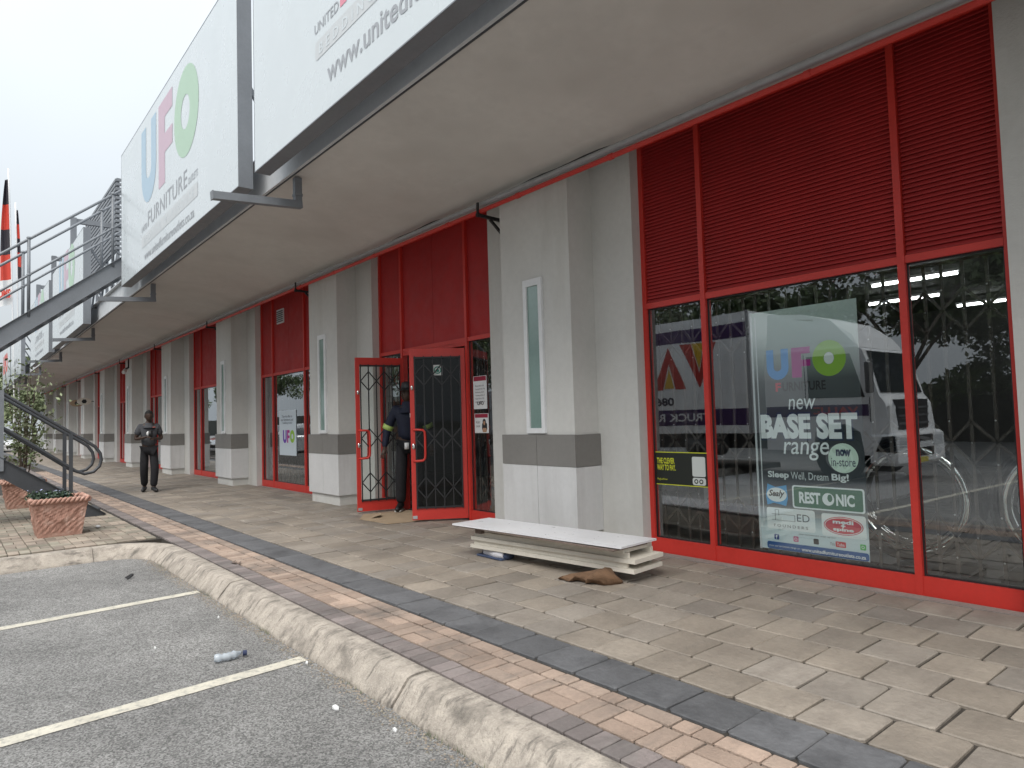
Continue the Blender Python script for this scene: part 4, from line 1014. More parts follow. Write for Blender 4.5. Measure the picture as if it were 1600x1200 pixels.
notice('opening_hours_notice', 'white trading hours notice with red heading in the pane beside the door', -7.28, 1.47, -6.99, 1.905, yn, [('heading_band', m1, fl('notice_red', (.32, .02, .05)))]+hl)
m1 = MB(); m1.box(-7.26, yn-.001, 1.355, -6.98, yn-.0002, 1.405)
m2 = MB(); disc_y(m2, -7.06, 1.30, .035, .04, yn-.001); poly_y(m2, rrect(-7.11, 1.18, -7.0, 1.29, .03), yn-.001)
m3 = MB(); disc_y(m3, -7.06, 1.285, .02, .028, yn-.002); poly_y(m3, rrect(-7.10, 1.165, -7.01, 1.22, .02), yn-.002)
m4 = MB(); text(m4, 'WE BUY', -7.24, 1.28, -7.15, 1.31, yn-.001); text(m4, 'ONLINE', -7.24, 1.23, -7.15, 1.255, yn-.001)
notice('photo_notice', 'small notice with a portrait of a long haired person below the trading hours', -7.27, 1.155, -6.97, 1.41, yn, [('heading_band', m1, fl('notice_red', (.32, .02, .05))), ('portrait_hair', m2, MT['black']), ('portrait_face', m3, fl('portrait_tan', (.45, .26, .16))), ('lettering', m4, fl('notice_ink', (.08, .07, .08)))])
m2 = MB(); text(m2, 'TO LET', -10.1, 1.93, -9.42, 2.10, 5.59, bold=.03); m3 = MB(); text(m3, 'Contact the agent', -10.05, 1.72, -9.5, 1.78, 5.59)
notice('letting_notice', 'white notice with big red letters behind the open left door', -10.18, 1.66, -9.38, 2.22, 5.592, [('lettering', m2, fl('notice_bright_red', (.5, .03, .03))), ('lettering', m3, fl('notice_ink', (.08, .07, .08)))])
m1 = MB(); ring_y(m1, -7.62, 1.97, .045, .045, .03, .03, 5.02); m1.box(-7.655, 5.019, 1.955, -7.585, 5.0195, 1.985)
# small green access sticker fixed to the right door leaf
ad = bpy.data.objects.get('door')
m1 = MB().box(.30, .004, 1.94, .43, .006, 2.08); s1_ = bpy.data.objects.new('door_sticker', m1.mesh('door_sticker', MT['paper'])); C.objects.link(s1_); s1_.parent = ad
m1 = MB(); 
ring_y(m1, .365, 2.01, .05, .05, .036, .036, .0075); m1.box(.345, .0068, 1.985, .385, .0075, 2.02)
s1_ = bpy.data.objects.new('door_sticker', m1.mesh('door_sticker', fl('sticker_teal', (.02, .25, .18)))); C.objects.link(s1_); s1_.parent = ad
# poster of the third front
t = thing('window_poster', 'white poster with coloured UFO letters in the third shopfront', 'poster', (-13.75, YG+.03, .7)); y3 = YG+.006
obj('sheet', MB().box(-14.2, y3, .70, -13.3, y3+.004, 1.63), fl('poster_pale_blue', (.60, .68, .74)), t)
m = MB(); letter_u(m, -14.0, .95, -13.80, 1.22, .06, y3-.002, 0); obj('logo_letter', m, fl('print_violet', (.16, .06, .42)), t, recalc=False)
m = MB(); letter_f(m, -13.78, .96, -13.64, 1.22, .06, y3-.002); obj('logo_letter', m, fl('print_magenta', (.42, .02, .26)), t, recalc=False)
m = MB(); ring_y(m, -13.50, 1.09, .12, .13, .05, .055, y3-.002); obj('logo_letter', m, fl('print_green', (.28, .52, .05)), t, recalc=False)
m = MB(); text(m, 'Take the offer to', -14.05, 1.48, -13.5, 1.53, y3-.002); text(m, 'our furniture and', -14.1, 1.41, -13.45, 1.46, y3-.002); text(m, 'bedding today!', -14.0, 1.34, -13.5, 1.39, y3-.002); obj('lettering', m, fl('print_navy', (.01, .03, .075)), t, recalc=False)

# stack of white boards
a6 = R(6.0); bd = thing('board_stack', 'stack of white flat panels lying low on the paving by the pier', 'boards', (-4.6, 4.15, .08))
def local(mb, name, m, rot, off): 
    o = bpy.data.objects.new(name, mb.mesh(name, m)); C.objects.link(o); o.parent = bd; o.rotation_euler = rot; o.location = off; return o
LB = .97
for z0, xo in ((0.0, 0), (.078, .012)):
    local(MB().box(-LB, -.11, 0, LB-.02, .30, .034), 'panel', MT['cream'], (0, 0, a6), (.07+xo, .02, z0+.005))
    local(MB().box(-LB+.03, -.085, 0, LB-.10, -.06, .044).box(-LB+.03, .24, 0, LB-.10, .27, .044), 'spacer_rail', MT['cream'], (0, 0, a6), (.07+xo, .02, z0+.0395))
local(MB().box(-LB+.02, -.10, 0, LB-.12, .30, .030), 'panel', MT['cream'], (0, R(.6), a6-.01), (.07, .02, .166))
local(MB().box(-1.0, -.24, 0, .97, .22, .010), 'chipboard_sheet', MT['chip'], (R(-1.0), R(.5), a6-.03), (-.03, .02, .200))
local(MB().box(-1.02, -.25, 0, 1.0, .255, .016), 'top_sheet', MT['whiteboard'], (R(-.6), R(.2), a6), (-.02, .04, .216))
local(MB().box(-.78, -.028, 0, -.70, .02, .055), 'hinge_block', MT['chip'], (0, 0, a6), (.0, -.10, .155))
# rolled clothes and sack holding the stack off the ground
t = thing('rolled_cloth', 'rolled blue, white and red cloth under the left end of the boards', 'cloth', (-5.22, 4.13, 0)); 
def roll(name, off, mt, r0, L, sq=.55):
    m = MB(); pts = []; n = 14
    for i in range(n+1):
        u_ = i/n; pts.append((-5.22-.19*L+.38*L*u_, 4.10+off+.012*math.sin(u_*6), (r0*sq)+.0))
    rr = [r0*(.55+.45*math.sin(math.pi*min(1, max(0, .12+.8*i/n)))**.5) for i in range(n+1)]
    m.tube(pts, rr, 12); m.v = [(a, b, max(.001, r0*sq+(c-r0*sq)*sq)) for a, b, c in m.v]; return obj(name, m, mt, t, smooth=True)
roll('blue_roll', 0.0, MT['denim'], .075, 1.0); roll('white_fold', -.035, MT['clothw'], .055, .8, .9); roll('red_fold', .03, MT['clothr'], .06, .8, 1.05)
obj('dark_flap', MB().box(-5.44, 4.0, .001, -5.05, 4.12, .022, 0, .006), MT['denim'], t)
m = MB(); N = 26; K = 14; vs = []
for i in range(N+1):
    u_ = i/N; cx, cyy = -4.13+.44*u_, 3.93+.20*u_+.05*math.sin(u_*5); hh = .030+.115*u_**1.4*(1 if u_ < .8 else max(0.1, (1-u_)/.2)); ww = .05+.10*math.sin(math.pi*min(u_*.9+.08, 1))
    for j in range(K):
        a = 2*math.pi*j/K; f_ = 1+.16*math.sin(3*a+u_*16)+.10*math.sin(7*a-u_*27)
        vs.append((cx+.02*math.sin(u_*20+a), cyy+ww*math.cos(a)*f_, max(.001, hh*.5+hh*.62*math.sin(a)*f_)))
m.add(vs, [(i*K+j, i*K+(j+1) % K, (i+1)*K+(j+1) % K, (i+1)*K+j) for i in range(N) for j in range(K)]+[tuple(range(K)), tuple(N*K+j for j in range(K))[::-1]])
tag(obj('brown_sack', m, MT['cloth'], smooth=True), 'crumpled brown sack under the right end of the white boards', 'sack')
# cardboard mat in the doorway
m = MB(); m.prism([(-9.02, 4.62), (-8.62, 4.36), (-7.93, 4.42), (-7.80, 4.95), (-8.1, 5.32), (-8.9, 5.30)], 'z', .004, .010); tag(obj('cardboard_mat', m, MT['card']), 'flattened brown cardboard sheet lying in the open doorway', 'cardboard')
m = MB(); m.add([(-8.75, 4.62, .012), (-8.55, 4.50, .012), (-8.50, 4.62, .05), (-8.70, 4.72, .045), (-8.75, 4.62, .016), (-8.55, 4.50, .016), (-8.50, 4.62, .054), (-8.70, 4.72, .049)], [(0, 1, 2, 3), (7, 6, 5, 4), (0, 4, 5, 1), (1, 5, 6, 2), (2, 6, 7, 3), (3, 7, 4, 0)]); tag(obj('cardboard_scrap', m, MT['card']), 'small curled scrap of cardboard on the doorway sheet', 'cardboard')

# litter
bt = thing('crushed_bottle', 'crushed clear plastic bottle with dark cap lying on the asphalt', 'bottle', (-4.50, 1.39, -.136))
m = MB(); pts = []; rr = []
for i in range(13):
    u_ = i/12; pts.append((-4.56+.0*u_+.015*math.sin(u_*4), 1.29+.17*u_, -.136+.030-.006*u_)); rr.append([.020, .026, .026, .018, .025, .021, .026, .020, .026, .023, .017, .012, .011][i])
m.tube(pts, rr, 10); m.v = [(a+.004*math.sin(b*260), b, max(-.1355, c)) for a, b, c in m.v]
pl = flat('bottle_plastic', (.72, .78, .84), .15); pl.node_tree.nodes['Principled BSDF'].inputs['Transmission Weight'].default_value = .55
obj('body', m, pl, bt, smooth=True); obj('cap', MB().tube([(-4.545, 1.462, -.111), (-4.54, 1.485, -.112)], .017, 10), fl('cap_navy', (.02, .03, .08)), bt)
for i, (x, y, s_, lab) in enumerate([(-3.40, 1.565, .042, 'torn white paper scrap near the kerb joint'), (-2.955, 1.66, .03, 'small white paper scrap beside the kerb weed'), (-5.6, 1.62, .014, 'tiny white crumb of paper by the farther bay line'), (-5.15, 1.08, .018, 'pale paper crumb between the two bay lines'), (-4.14, 1.72, .02, 'white flake at the kerb end of the nearer bay line')]):
    m = MB(); n = 7; rs_ = random.Random(i)
    top = [(x+s_*math.cos(6.28*k/n)*rs_.uniform(.5, 1.1)*.8, y+s_*math.sin(6.28*k/n)*rs_.uniform(.3, .8)*.6, -.134+rs_.uniform(0, .01)) for k in range(n)]
    m.add(top+[(x, y, -.12)]+[(a, b, -.1385) for a, b, c in top], [(k, (k+1) % n, n) for k in range(n)]+[(k, n+1+k, n+1+(k+1) % n, (k+1) % n) for k in range(n)]); tag(obj('paper_scrap', m, MT['paper']), lab, 'litter', 'paper scraps on the asphalt')
m = MB(); m.tube([(-7.72+.04*math.cos(a), 1.36+.06*math.sin(a), -.136+.03*math.sin(a)) for a in [i*math.pi/8 for i in range(9)]], .010, 6); tag(obj('rubber_strip', m, MT['black']), 'bent black rubber strip on the asphalt in the far bay', 'litter')
m = MB(); rs_ = random.Random(4)
for k in range(5):
    x, y = -6.95+rs_.uniform(-.05, .05), 2.17+rs_.uniform(-.03, .03); m.add([(x, y, .004), (x+.04, y+.015, .03), (x+.07, y, .012), (x+.03, y-.02, .008)], [(0, 1, 2, 3)])
tag(obj('dry_leaves', m, MT['chip']), 'few dry curled leaves on the mauve brick border', 'leaves')
tag(obj('pebble', MB().sphere((-10.87, 1.577, .02), .06, .03, .02, 8, 6), MT['paper']), 'pale stone lying on the bricks beside the nearer tub', 'stone')
# weeds at the kerb foot
wd = MB(); rs_ = random.Random(9)
for k in range(260):
    x = rs_.choice([-2.75, -3.6, -5.0, -6.4, -8.1, -2.2, -1.9])+rs_.gauss(0, .12); y = 1.755+rs_.gauss(0, .006); h_ = rs_.uniform(.012, .045); a = rs_.uniform(0, 6.28)
    wd.add([(x-.003, y, -.139), (x+.003, y, -.139), (x+.02*math.cos(a), y-.01+.014*math.sin(a), -.139+h_)], [(0, 1, 2)])
tag(obj('kerb_weeds', wd, MT['leafpale']), 'sparse green weeds at the foot of the kerb', 'weeds', None, 'stuff')
gr = MB()
for k in range(2600):
    x = -8.9+7.8*rs_.random(); y = 1.762-abs(rs_.gauss(0, .05)); s_ = rs_.uniform(.002, .006)
    gr.add([(x-s_, y-s_, -.1385), (x+s_, y-s_*.6, -.1385), (x+s_*.7, y+s_, -.1385), (x-s_*.6, y+s_, -.1385), (x, y, -.1385+s_*1.2)], [(0, 1, 4), (1, 2, 4), (2, 3, 4), (3, 0, 4)])
o = obj('kerb_grit', gr, MT['island']); o['kind'] = 'stuff'; tag(o, 'loose grit gathered along the kerb foot', 'grit')

# projecting oval signs and camera further along
for i, X in enumerate((-34.6, -36.8)):
    t = thing('oval_sign', ['nearer small oval brown sign projecting from a far pier', 'farther small oval sign with dark emblem on a far pier'][i], 'sign', (X, 4.55, 2.55), 'oval signs on far piers')
    m = MB(); n = 24; vs = [(X+d, 4.5+.27*math.cos(6.283*k/n), 2.58+.16*math.sin(6.283*k/n)) for d in (-.03, .03) for k in range(n)]
    m.add(vs, [tuple(range(n)), tuple(range(2*n-1, n-1, -1))]+[(k, (k+1) % n, n+(k+1) % n, n+k) for k in range(n)]); obj('plate', m, [MT['cream'], MT['card']][i], t)
    m = MB(); vs = [(X+.034, 4.5+.10*math.cos(6.283*k/6), 2.58+.10*math.sin(6.283*k/6)) for k in range(6)]; m.add(vs, [tuple(range(6))]); obj('emblem', m, MT['black'], t, recalc=False); obj('arm', MB().bar((X, 4.75, 2.58), (X, YP, 2.58), .03, .03), MT['black'], t)
t = thing('security_camera', 'small white security camera hanging under the pipes on a far pier', 'camera', (-26.3, 4.7, 3.4))
obj('mount', MB().bar((-26.3, 4.72, 3.75), (-26.3, 4.72, 3.42), .04, .04).bar((-26.3, 4.72, 3.44), (-26.1, 4.6, 3.38), .04, .04), MT['black'], t); obj('housing', MB().tube([(-26.2, 4.62, 3.36), (-25.9, 4.5, 3.24)], .06, 10), MT['whiteframe'], t)

# ---------------------------------------------------------------- people
def skin_mesh(verts, edges, radii, root=0, sub=1):
    me = bpy.data.meshes.new('sk'); me.from_pydata(verts, edges, []); o = bpy.data.objects.new('sk', me); C.objects.link(o)
    md = o.modifiers.new('s', 'SKIN'); md.use_smooth_shade = True
    d = me.skin_vertices[0].data
    for i, r_ in enumerate(radii):
        d[i].radius = r_ if isinstance(r_, tuple) else (r_, r_); d[i].use_root = (i == root)
    if sub: s_ = o.modifiers.new('u', 'SUBSURF'); s_.levels = sub; s_.render_levels = sub
    dg = bpy.context.evaluated_depsgraph_get(); m2 = bpy.data.meshes.new_from_object(o.evaluated_get(dg))
    co = [tuple(v.co) for v in m2.vertices]; fs = [tuple(p.vertices) for p in m2.polygons]
    bpy.data.objects.remove(o); bpy.data.meshes.remove(me); bpy.data.meshes.remove(m2); return co, fs
def person(label, loc, rot, J, scale, top_m, group=None, sleeve='short', hat=False, tape=False):
    """J: joint positions, front is -Y"""
    t = thing('person', label, 'person', loc, group); t.rotation_euler = (0, 0, rot); t.scale = (scale,)*3
    def part(n, co, fs, m):
        me = bpy.data.meshes.new(n); me.from_pydata(co, [], fs); me.materials.append(m); me.polygons.foreach_set('use_smooth', [True]*len(me.polygons)); me.update()
        o = bpy.data.objects.new(n, me); C.objects.link(o); o.parent = t; return o
    names = []; V = []; E = []; Rd = []
    def add(n, p, r_, par=None):
        names.append(n); V.append(tuple(p)); Rd.append(r_)
        if par is not None: E.append((names.index(par), len(V)-1))
    add('pelvis', J['pelvis'], (.13, .10)); add('waist', J['waist'], (.125, .09), 'pelvis'); add('chest', J['chest'], (.15, .105), 'waist'); add('neck', J['neck'], (.058, .058), 'chest'); add('skull', J['skull'], (.055, .06), 'neck')
    for s in 'LR':
        add('sh'+s, J['sh'+s], .058, 'chest'); add('el'+s, J['el'+s], .042, 'sh'+s); add('wr'+s, J['wr'+s], (.028, .024), 'el'+s)
        w, e = Vector(J['wr'+s]), Vector(J['el'+s]); d = (w-e).normalized(); side = d.cross(Vector((0, 0, 1)) if abs(d.z) < .8 else Vector((0, 1, 0))).normalized(); nrm = d.cross(side)
        add('pa'+s, w+d*.055, (.036, .018), 'wr'+s)
        for q in range(4):
            k = (q-1.5)*.02; L = (.07, .082, .078, .06)[q]; b = w+d*.09+side*k
            add('f%d%s' % (q, s), b, .010, 'pa'+s); add('g%d%s' % (q, s), b+d*L*.5+nrm*.012, .009, 'f%d%s' % (q, s)); add('h%d%s' % (q, s), b+d*L*.85+nrm*.035, .008, 'g%d%s' % (q, s))
        b = w+d*.035+side*.03; add('t0'+s, b, .012, 'wr'+s); add('t1'+s, b+d*.04+side*.02+nrm*.01, .010, 't0'+s)
        add('hp'+s, J['hp'+s], .076, 'pelvis'); add('kn'+s, J['kn'+s], .058, 'hp'+s); add('an'+s, J['an'+s], .04, 'kn'+s); add('to'+s, J['to'+s], .034, 'an'+s)
    co, fs = skin_mesh(V, E, Rd)
    # head with face, joined into the body mesh
    h = MB(); hc = Vector(J['head']); yaw = J.get('hyaw', 0); hm = MB()
    hm.sphere((0, 0, 0), .082, .100, .124, 16, 12)
    hv = []
    for x, y, z in hm.v:
        if z < 0: k = 1-.28*(-z/.118)**1.5; x *= k; y = y*(1-.12*(-z/.118)) - .012*(-z/.118)
        if y < -.03 and abs(z) < .03: y += .006*(abs(x) > .02)
        hv.append((x, y, z))
    hm.v = hv
    hm.sphere((0, -.094, -.012), .015, .020, .026, 8, 6); hm.sphere((0, -.086, -.058), .026, .012, .010, 8, 6)
    for s in (-1, 1): hm.sphere((s*.078, .005, -.005), .012, .022, .032, 8, 6); hm.sphere((s*.031, -.082, .018), .014, .010, .009, 8, 6)
    hm.sphere((0, -.075, .034), .055, .022, .012, 10, 6)
    ca, sa = math.cos(yaw), math.sin(yaw)
    for x, y, z in hm.v: h.v.append((hc.x+x*ca-y*sa, hc.y+x*sa+y*ca, hc.z+z))
    o_ = len(co); co = list(co)+h.v; fs = list(fs)+[tuple(i+o_ for i in f) for f in hm.f]
    part('body', co, fs, MT['skin'])
    def sub(sel, grow, n, m):
        idx = [names.index(q) for q in sel]; mp = {a: i for i, a in enumerate(idx)}
        v = [V[i] for i in idx]; e = [(mp[a], mp[b]) for a, b in E if a in mp and b in mp]
        r_ = [tuple(x+g for x in (Rd[i] if isinstance(Rd[i], tuple) else (Rd[i],)*2)) for i, g in zip(idx, grow)]
        return part(n, *skin_mesh(v, e, r_), m)
    g = .02
    if sleeve == 'short':
        # sleeves end above the elbow: extra joints
        for s in 'LR':
            p = Vector(V[names.index('sh'+s)]).lerp(Vector(V[names.index('el'+s)]), .72); add('sl'+s, p, .056, None); E.append((names.index('sh'+s), len(V)-1))
        # the hem hangs loose over the hips
        sub(['pelvis', 'waist', 'chest', 'shL', 'slL', 'shR', 'slR'], [.035, .03, g, g, g, g, g], 'shirt', top_m)
        cpos = Vector(J['neck']); col = MB(); col.tube([(cpos.x, cpos.y, cpos.z-.10), (cpos.x, cpos.y, cpos.z-.05), (cpos.x, cpos.y-.004, cpos.z+.005)], [.14, .095, .072], 14, cap=False); part('collar', col.v, col.f, top_m)
    else:
        cpos = Vector(J['neck']); col = MB(); col.tube([(cpos.x, cpos.y, cpos.z-.12), (cpos.x, cpos.y, cpos.z-.05), (cpos.x, cpos.y-.004, cpos.z+.04)], [.15, .105, .082], 14, cap=False); part('collar', col.v, col.f, top_m)
        sub(['pelvis', 'waist', 'chest', 'shL', 'elL', 'wrL', 'shR', 'elR', 'wrR'], [.045, .04, .035, .03, .024, .016, .03, .024, .016], 'jacket', top_m)
    sub(['pelvis', 'hpL', 'knL', 'anL', 'hpR', 'knR', 'anR'], [.018, .018, .030, .036, .018, .030, .036], 'trousers', MT['trouser'])
    for s in 'LR':
        a, b = Vector(J['an'+s]), Vector(J['to'+s]); d = (b-a); d.z = 0; d.normalize(); sm = MB()
        c0 = a-d*.05; pts = [Vector((c0.x, c0.y, b.z+.03)), Vector((a.x, a.y, b.z+.045))]+[Vector((a.x, a.y, 0))*0+Vector((a.x+d.x*q, a.y+d.y*q, b.z+z_)) for q, z_ in ((.06, .03), (.13, .015), (.20, .008), (.235, .004))]
        sm.tube(pts, [.038, .052, .047, .044, .038, .018], 10); lo = b.z-.03; sm.v = [(x, y, max(lo, z)) for x, y, z in sm.v]
        part('shoe', sm.v, sm.f, MT['shoe'])
        if hat:
            sl = MB(); sl.tube([p_*1.0 for p_ in [Vector((c0.x, c0.y, lo+.012)), Vector((a.x+d.x*.2, a.y+d.y*.2, lo+.012))]], .045, 8); sl.v = [(x, y, min(lo+.024, max(lo-.002, z))) for x, y, z in sl.v]; part('shoe_sole', sl.v, sl.f, MT['sole'])
    hr = MB()
    hr.sphere((0, .006, .022), .087, .103, .112, 16, 10)
    hr.f = [f for f in hr.f if sum(hr.v[i][2] for i in f)/len(f) > (.045 if sum(hr.v[i][1] for i in f)/len(f) < -.02 else -.03)]
    part('hair', [(hc.x+x*ca-y*sa, hc.y+x*sa+y*ca, hc.z+z) for x, y, z in hr.v], hr.f, MT['hair'])
    if hat:
        ht = MB(); ht.tube([(0, 0, .055), (0, 0, .062)], [.165, .16], 20); ht.tube([(0, 0, .06), (0, 0, .10), (0, 0, .165), (0, 0, .18)], [.098, .096, .085, .05], 18)
        part('bucket_hat', [(hc.x+x*ca-y*sa, hc.y+x*sa+y*ca, hc.z+z) for x, y, z in ht.v], ht.f, MT['black'])
    if tape:
        for s in 'LR':
            p = Vector(J['sh'+s]).lerp(Vector(J['el'+s]), .78); q = Vector(J['sh'+s]).lerp(Vector(J['el'+s]), 1.0); b = MB(); b.tube([p, q], [.078, .074], 14); part('reflective_band', b.v, b.f, MT['hiviz'])
    return t, part
walkJ = dict(pelvis=(0, 0, .94), waist=(0, -.01, 1.10), chest=(0, -.005, 1.32), neck=(0, -.012, 1.475), skull=(0, -.02, 1.58), head=(0, -.04, 1.62),
    shL=(.165, 0, 1.40), elL=(.25, .02, 1.13), wrL=(.09, -.22, 1.14), shR=(-.165, 0, 1.40), elR=(-.255, .01, 1.13), wrR=(-.10, -.23, 1.17),
    hpL=(.08, 0, .90), knL=(.10, -.13, .50), anL=(.075, -.12, .10), toL=(.10, -.25, .035), hpR=(-.08, 0, .90), knR=(-.095, -.02, .49), anR=(-.07, .16, .115), toR=(-.10, .04, .032), hyaw=.0)
PWX, PWY = -16.05, 3.26
t, part = person('man in dark polo shirt walking along the paving while holding a phone', (PWX, PWY, 0), math.atan2(-PWY, -PWX)+math.pi/2 + .1, walkJ, .985, MT['shirt'])
ph = MB().box(-.04, -.33, 1.17, .04, -.315, 1.31); part('phone', ph.v, ph.f, MT['black']); ph = MB().sphere((-.03, -.30, 1.25), .05, .02, .055, 10, 6); part('held_paper', ph.v, ph.f, MT['paper'])
ph = MB().box(.06, -.135, 1.37, .12, -.129, 1.39); part('shirt_badge', ph.v, ph.f, fl('badge_red', (.5, .15, .12)))
doorJ = dict(pelvis=(0, 0, .95), waist=(0, 0, 1.12), chest=(0, 0, 1.34), neck=(0, 0, 1.49), skull=(0, -.01, 1.58), head=(0, -.02, 1.63),
    shL=(.18, 0, 1.41), elL=(.285, .03, 1.14), wrL=(.31, -.05, .89), shR=(-.18, 0, 1.41), elR=(-.30, .03, 1.14), wrR=(-.34, -.05, .88),
    hpL=(.10, 0, .90), knL=(.12, -.02, .49), anL=(.13, .02, .09), toL=(.15, -.12, .032), hpR=(-.10, 0, .90), knR=(-.12, -.04, .49), anR=(-.13, .0, .09), toR=(-.16, -.13, .032), hyaw=-1.0)
t, part = person('man in navy jacket, hat and lime reflective arm bands standing in the open doorway', (-8.86, 5.31, .012), math.atan2(-5.16, 8.62)+math.pi/2, doorJ, 1.06, MT['navy'], None, 'long', True, True)
ph = MB().box(.02, -.16, 1.30, .05, -.15, 1.36); part('jacket_badge', ph.v, ph.f, MT['paper'])
ph = MB().box(-.06, -.165, .86, .0, -.14, .95); part('hip_card', ph.v, ph.f, MT['paper'])

# ---------------------------------------------------------------- vehicles (seen mirrored in the windows, one at the far left)
def wheel(parent, x, y, z, r, w, side, rimm='chrome'):
    ty = MB(); n = 28; prof_ = [(r*.62, -w/2), (r*.95, -w/2), (r, -w*.32), (r, w*.32), (r*.95, w/2), (r*.62, w/2)]
    vs = [(x+a*math.cos(6.283*k/n), y+b, z+a*math.sin(6.283*k/n)) for k in range(n) for a, b in prof_]; K = len(prof_)
    ty.add(vs, [(k*K+j, ((k+1) % n)*K+j, ((k+1) % n)*K+(j+1) % K, k*K+(j+1) % K) for k in range(n) for j in range(K)])
    wo = obj('wheel', ty, MT['tyre'], parent)
    rm = MB(); rm.tube([(x, y-side*w*.1, z), (x, y+side*w*.36, z)], [r*.63, r*.60], n); rm.tube([(x, y+side*w*.36, z), (x, y+side*w*.5, z)], [r*.2, r*.16], 12); obj('rim', rm, MT['galv'], wo)
    for k in range(6): a = 6.283*k/6; rm = MB().sphere((x+r*.4*math.cos(a), y+side*w*.37, z+r*.4*math.sin(a)), r*.10, .01, r*.13, 8, 4); obj('rim_hole', rm, MT['black'], wo)
TY = -3.0; TZ = -.14
tk = thing('delivery_truck', 'white rental box truck parked across the bays, mirrored in the nearest window', 'truck', (-8, TY-1.2, TZ))
XF, XC = -5.40, -7.90; XR = -15.6
obj('cargo_box', MB().box(XR, TY-2.4, TZ+.98, XC-.35, TY, TZ+3.72), MT['truckwhite'], tk)
yt_ = TY+.004; purple = fl('truck_purple', (.055, .02, .10)); tred = fl('truck_red', (.50, .04, .03)); tyel = fl('truck_yellow', (.68, .42, .03))
obj('side_stripe', MB().box(XR, TY+.001, TZ+3.17, XC-.36, yt_, TZ+3.49), purple, tk); obj('side_stripe', MB().box(XR, TY+.001, TZ+1.17, XC-.36, yt_, TZ+1.54), purple, tk)
obj('corner_post', MB().box(XC-.40, TY-.02, TZ+.97, XC-.33, TY+.012, TZ+3.74), MT['galv'], tk)
m = MB()   # big angular V and A, reading towards the rear
ax = -9.58; yy2 = TY+.007; A0, A1 = TZ+2.05, TZ+3.13
m.add([(ax+.52, yy2, A1), (ax+.20, yy2, A1), (ax, yy2, A0+.35), (ax-.20, yy2, A1), (ax-.52, yy2, A1), (ax, yy2, A0)], [(0, 1, 2, 5), (5, 2, 3, 4)])
bx_ = -10.46
m.add([(bx_+.48, yy2, A0), (bx_+.18, yy2, A0), (bx_, yy2, A0+.62), (bx_-.18, yy2, A0), (bx_-.48, yy2, A0), (bx_, yy2, A1-.05)], [(0, 1, 2, 5), (5, 2, 3, 4)])
m.box(-11.5, TY+.004, A0, -11.2, yy2, A1); m.box(-12.0, TY+.004, A0, -11.5, yy2, A0+.25)
obj('lettering', m, tred, tk, recalc=False)
m = MB(); m.add([(ax+.18, yy2, A1), (ax, yy2, A0+.45), (ax-.18, yy2, A1)], [(0, 1, 2)]); m.add([(bx_+.14, yy2, A0+.03), (bx_, yy2, A0+.5), (bx_-.14, yy2, A0+.03)], [(0, 1, 2)]); obj('lettering', m, tyel, tk, recalc=False)
m = MB(); text(m, '086', -10.86, TZ+1.65, -10.34, TZ+1.86, yy2, flip=True, bold=.03); obj('lettering', m, fl('truck_ink', (.03, .02, .05)), tk, recalc=False)
m = MB(); text(m, 'TRUCK RENTAL', -11.9, TZ+1.26, -9.3, TZ+1.45, yy2, flip=True, bold=.02); obj('lettering', m, MT['truckwhite'], tk, recalc=False)
obj('chassis', MB().box(XR+.2, TY-1.7, TZ+.6, XF-.6, TY-.7, TZ+.97), MT['plastic'], tk)
obj('fuel_tank', MB().tube([(-10.1, TY-.3, TZ+.72), (-9.2, TY-.3, TZ+.72)], .26, 12), MT['plastic'], tk)
# cab body: side profile in x,z
cabp = [(XC, .62), (XF-1.50, .62), (XF-1.44, 1.0), (XF-1.22, 1.16), (XF-.78, 1.16), (XF-.54, 1.0), (XF-.47, .55), (XF-.02, .50), (XF+.02, 1.10), (XF-.04, 1.55), (XF-.16, 1.72), (XF-.42, 2.62), (XF-.52, 2.68), (XC, 2.70)]
obj('cab', MB().prism([(a, b+TZ) for a, b in cabp], 'y', TY-2.33, TY-.03), MT['truckwhite'], tk)
fair = [(XC+.02, 2.70), (XF-.50, 2.68), (XF-.66, 2.95), (XF-1.1, 3.30), (XF-1.7, 3.50), (XC+.02, 3.58)]
fo = MB(); n_ = len(fair)
vs = [(a, TY-.10-(.10 if b > 2.8 else 0), b+TZ) for a, b in fair]+[(a, TY-2.26+(.10 if b > 2.8 else 0), b+TZ) for a, b in fair]
fo.add(vs, [tuple(range(n_)), tuple(range(2*n_-1, n_-1, -1))]+[(i, n_+i, n_+(i+1) % n_, (i+1) % n_) for i in range(n_)]); obj('roof_fairing', fo, MT['truckwhite'], tk)
obj('fairing_print', MB().add([(XF-1.25, TY-.19, 2.86+TZ), (XF-1.65, TY-.19, 2.86+TZ), (XF-1.9, TY-.19, 3.42+TZ), (XF-1.45, TY-.19, 3.36+TZ)], [(0, 1, 2, 3)]), fl('print_tan_grey', (.26, .21, .19)), tk)
obj('windscreen', MB().add([(XF-.155, TY-.14, 1.76+TZ), (XF-.155, TY-2.2, 1.76+TZ), (XF-.40, TY-2.15, 2.60+TZ), (XF-.40, TY-.19, 2.60+TZ)], [(0, 1, 2, 3)]), MT['carglass'], tk)
obj('side_window', MB().prism([(XF-.42, 1.68+TZ), (XF-1.55, 1.68+TZ), (XF-1.55, 2.55+TZ), (XF-.66, 2.55+TZ)], 'y', TY-.035, TY-.022), MT['carglass'], tk)
obj('door_line', MB().box(XF-1.62, TY-.031, TZ+.75, XF-1.605, TY-.024, TZ+2.6).box(XF-.34, TY-.031, TZ+1.2, XF-.325, TY-.024, TZ+1.68), MT['black'], tk)
obj('door_handle', MB().box(XF-1.5, TY-.03, TZ+1.42, XF-1.3, TY-.005, TZ+1.47), MT['black'], tk)
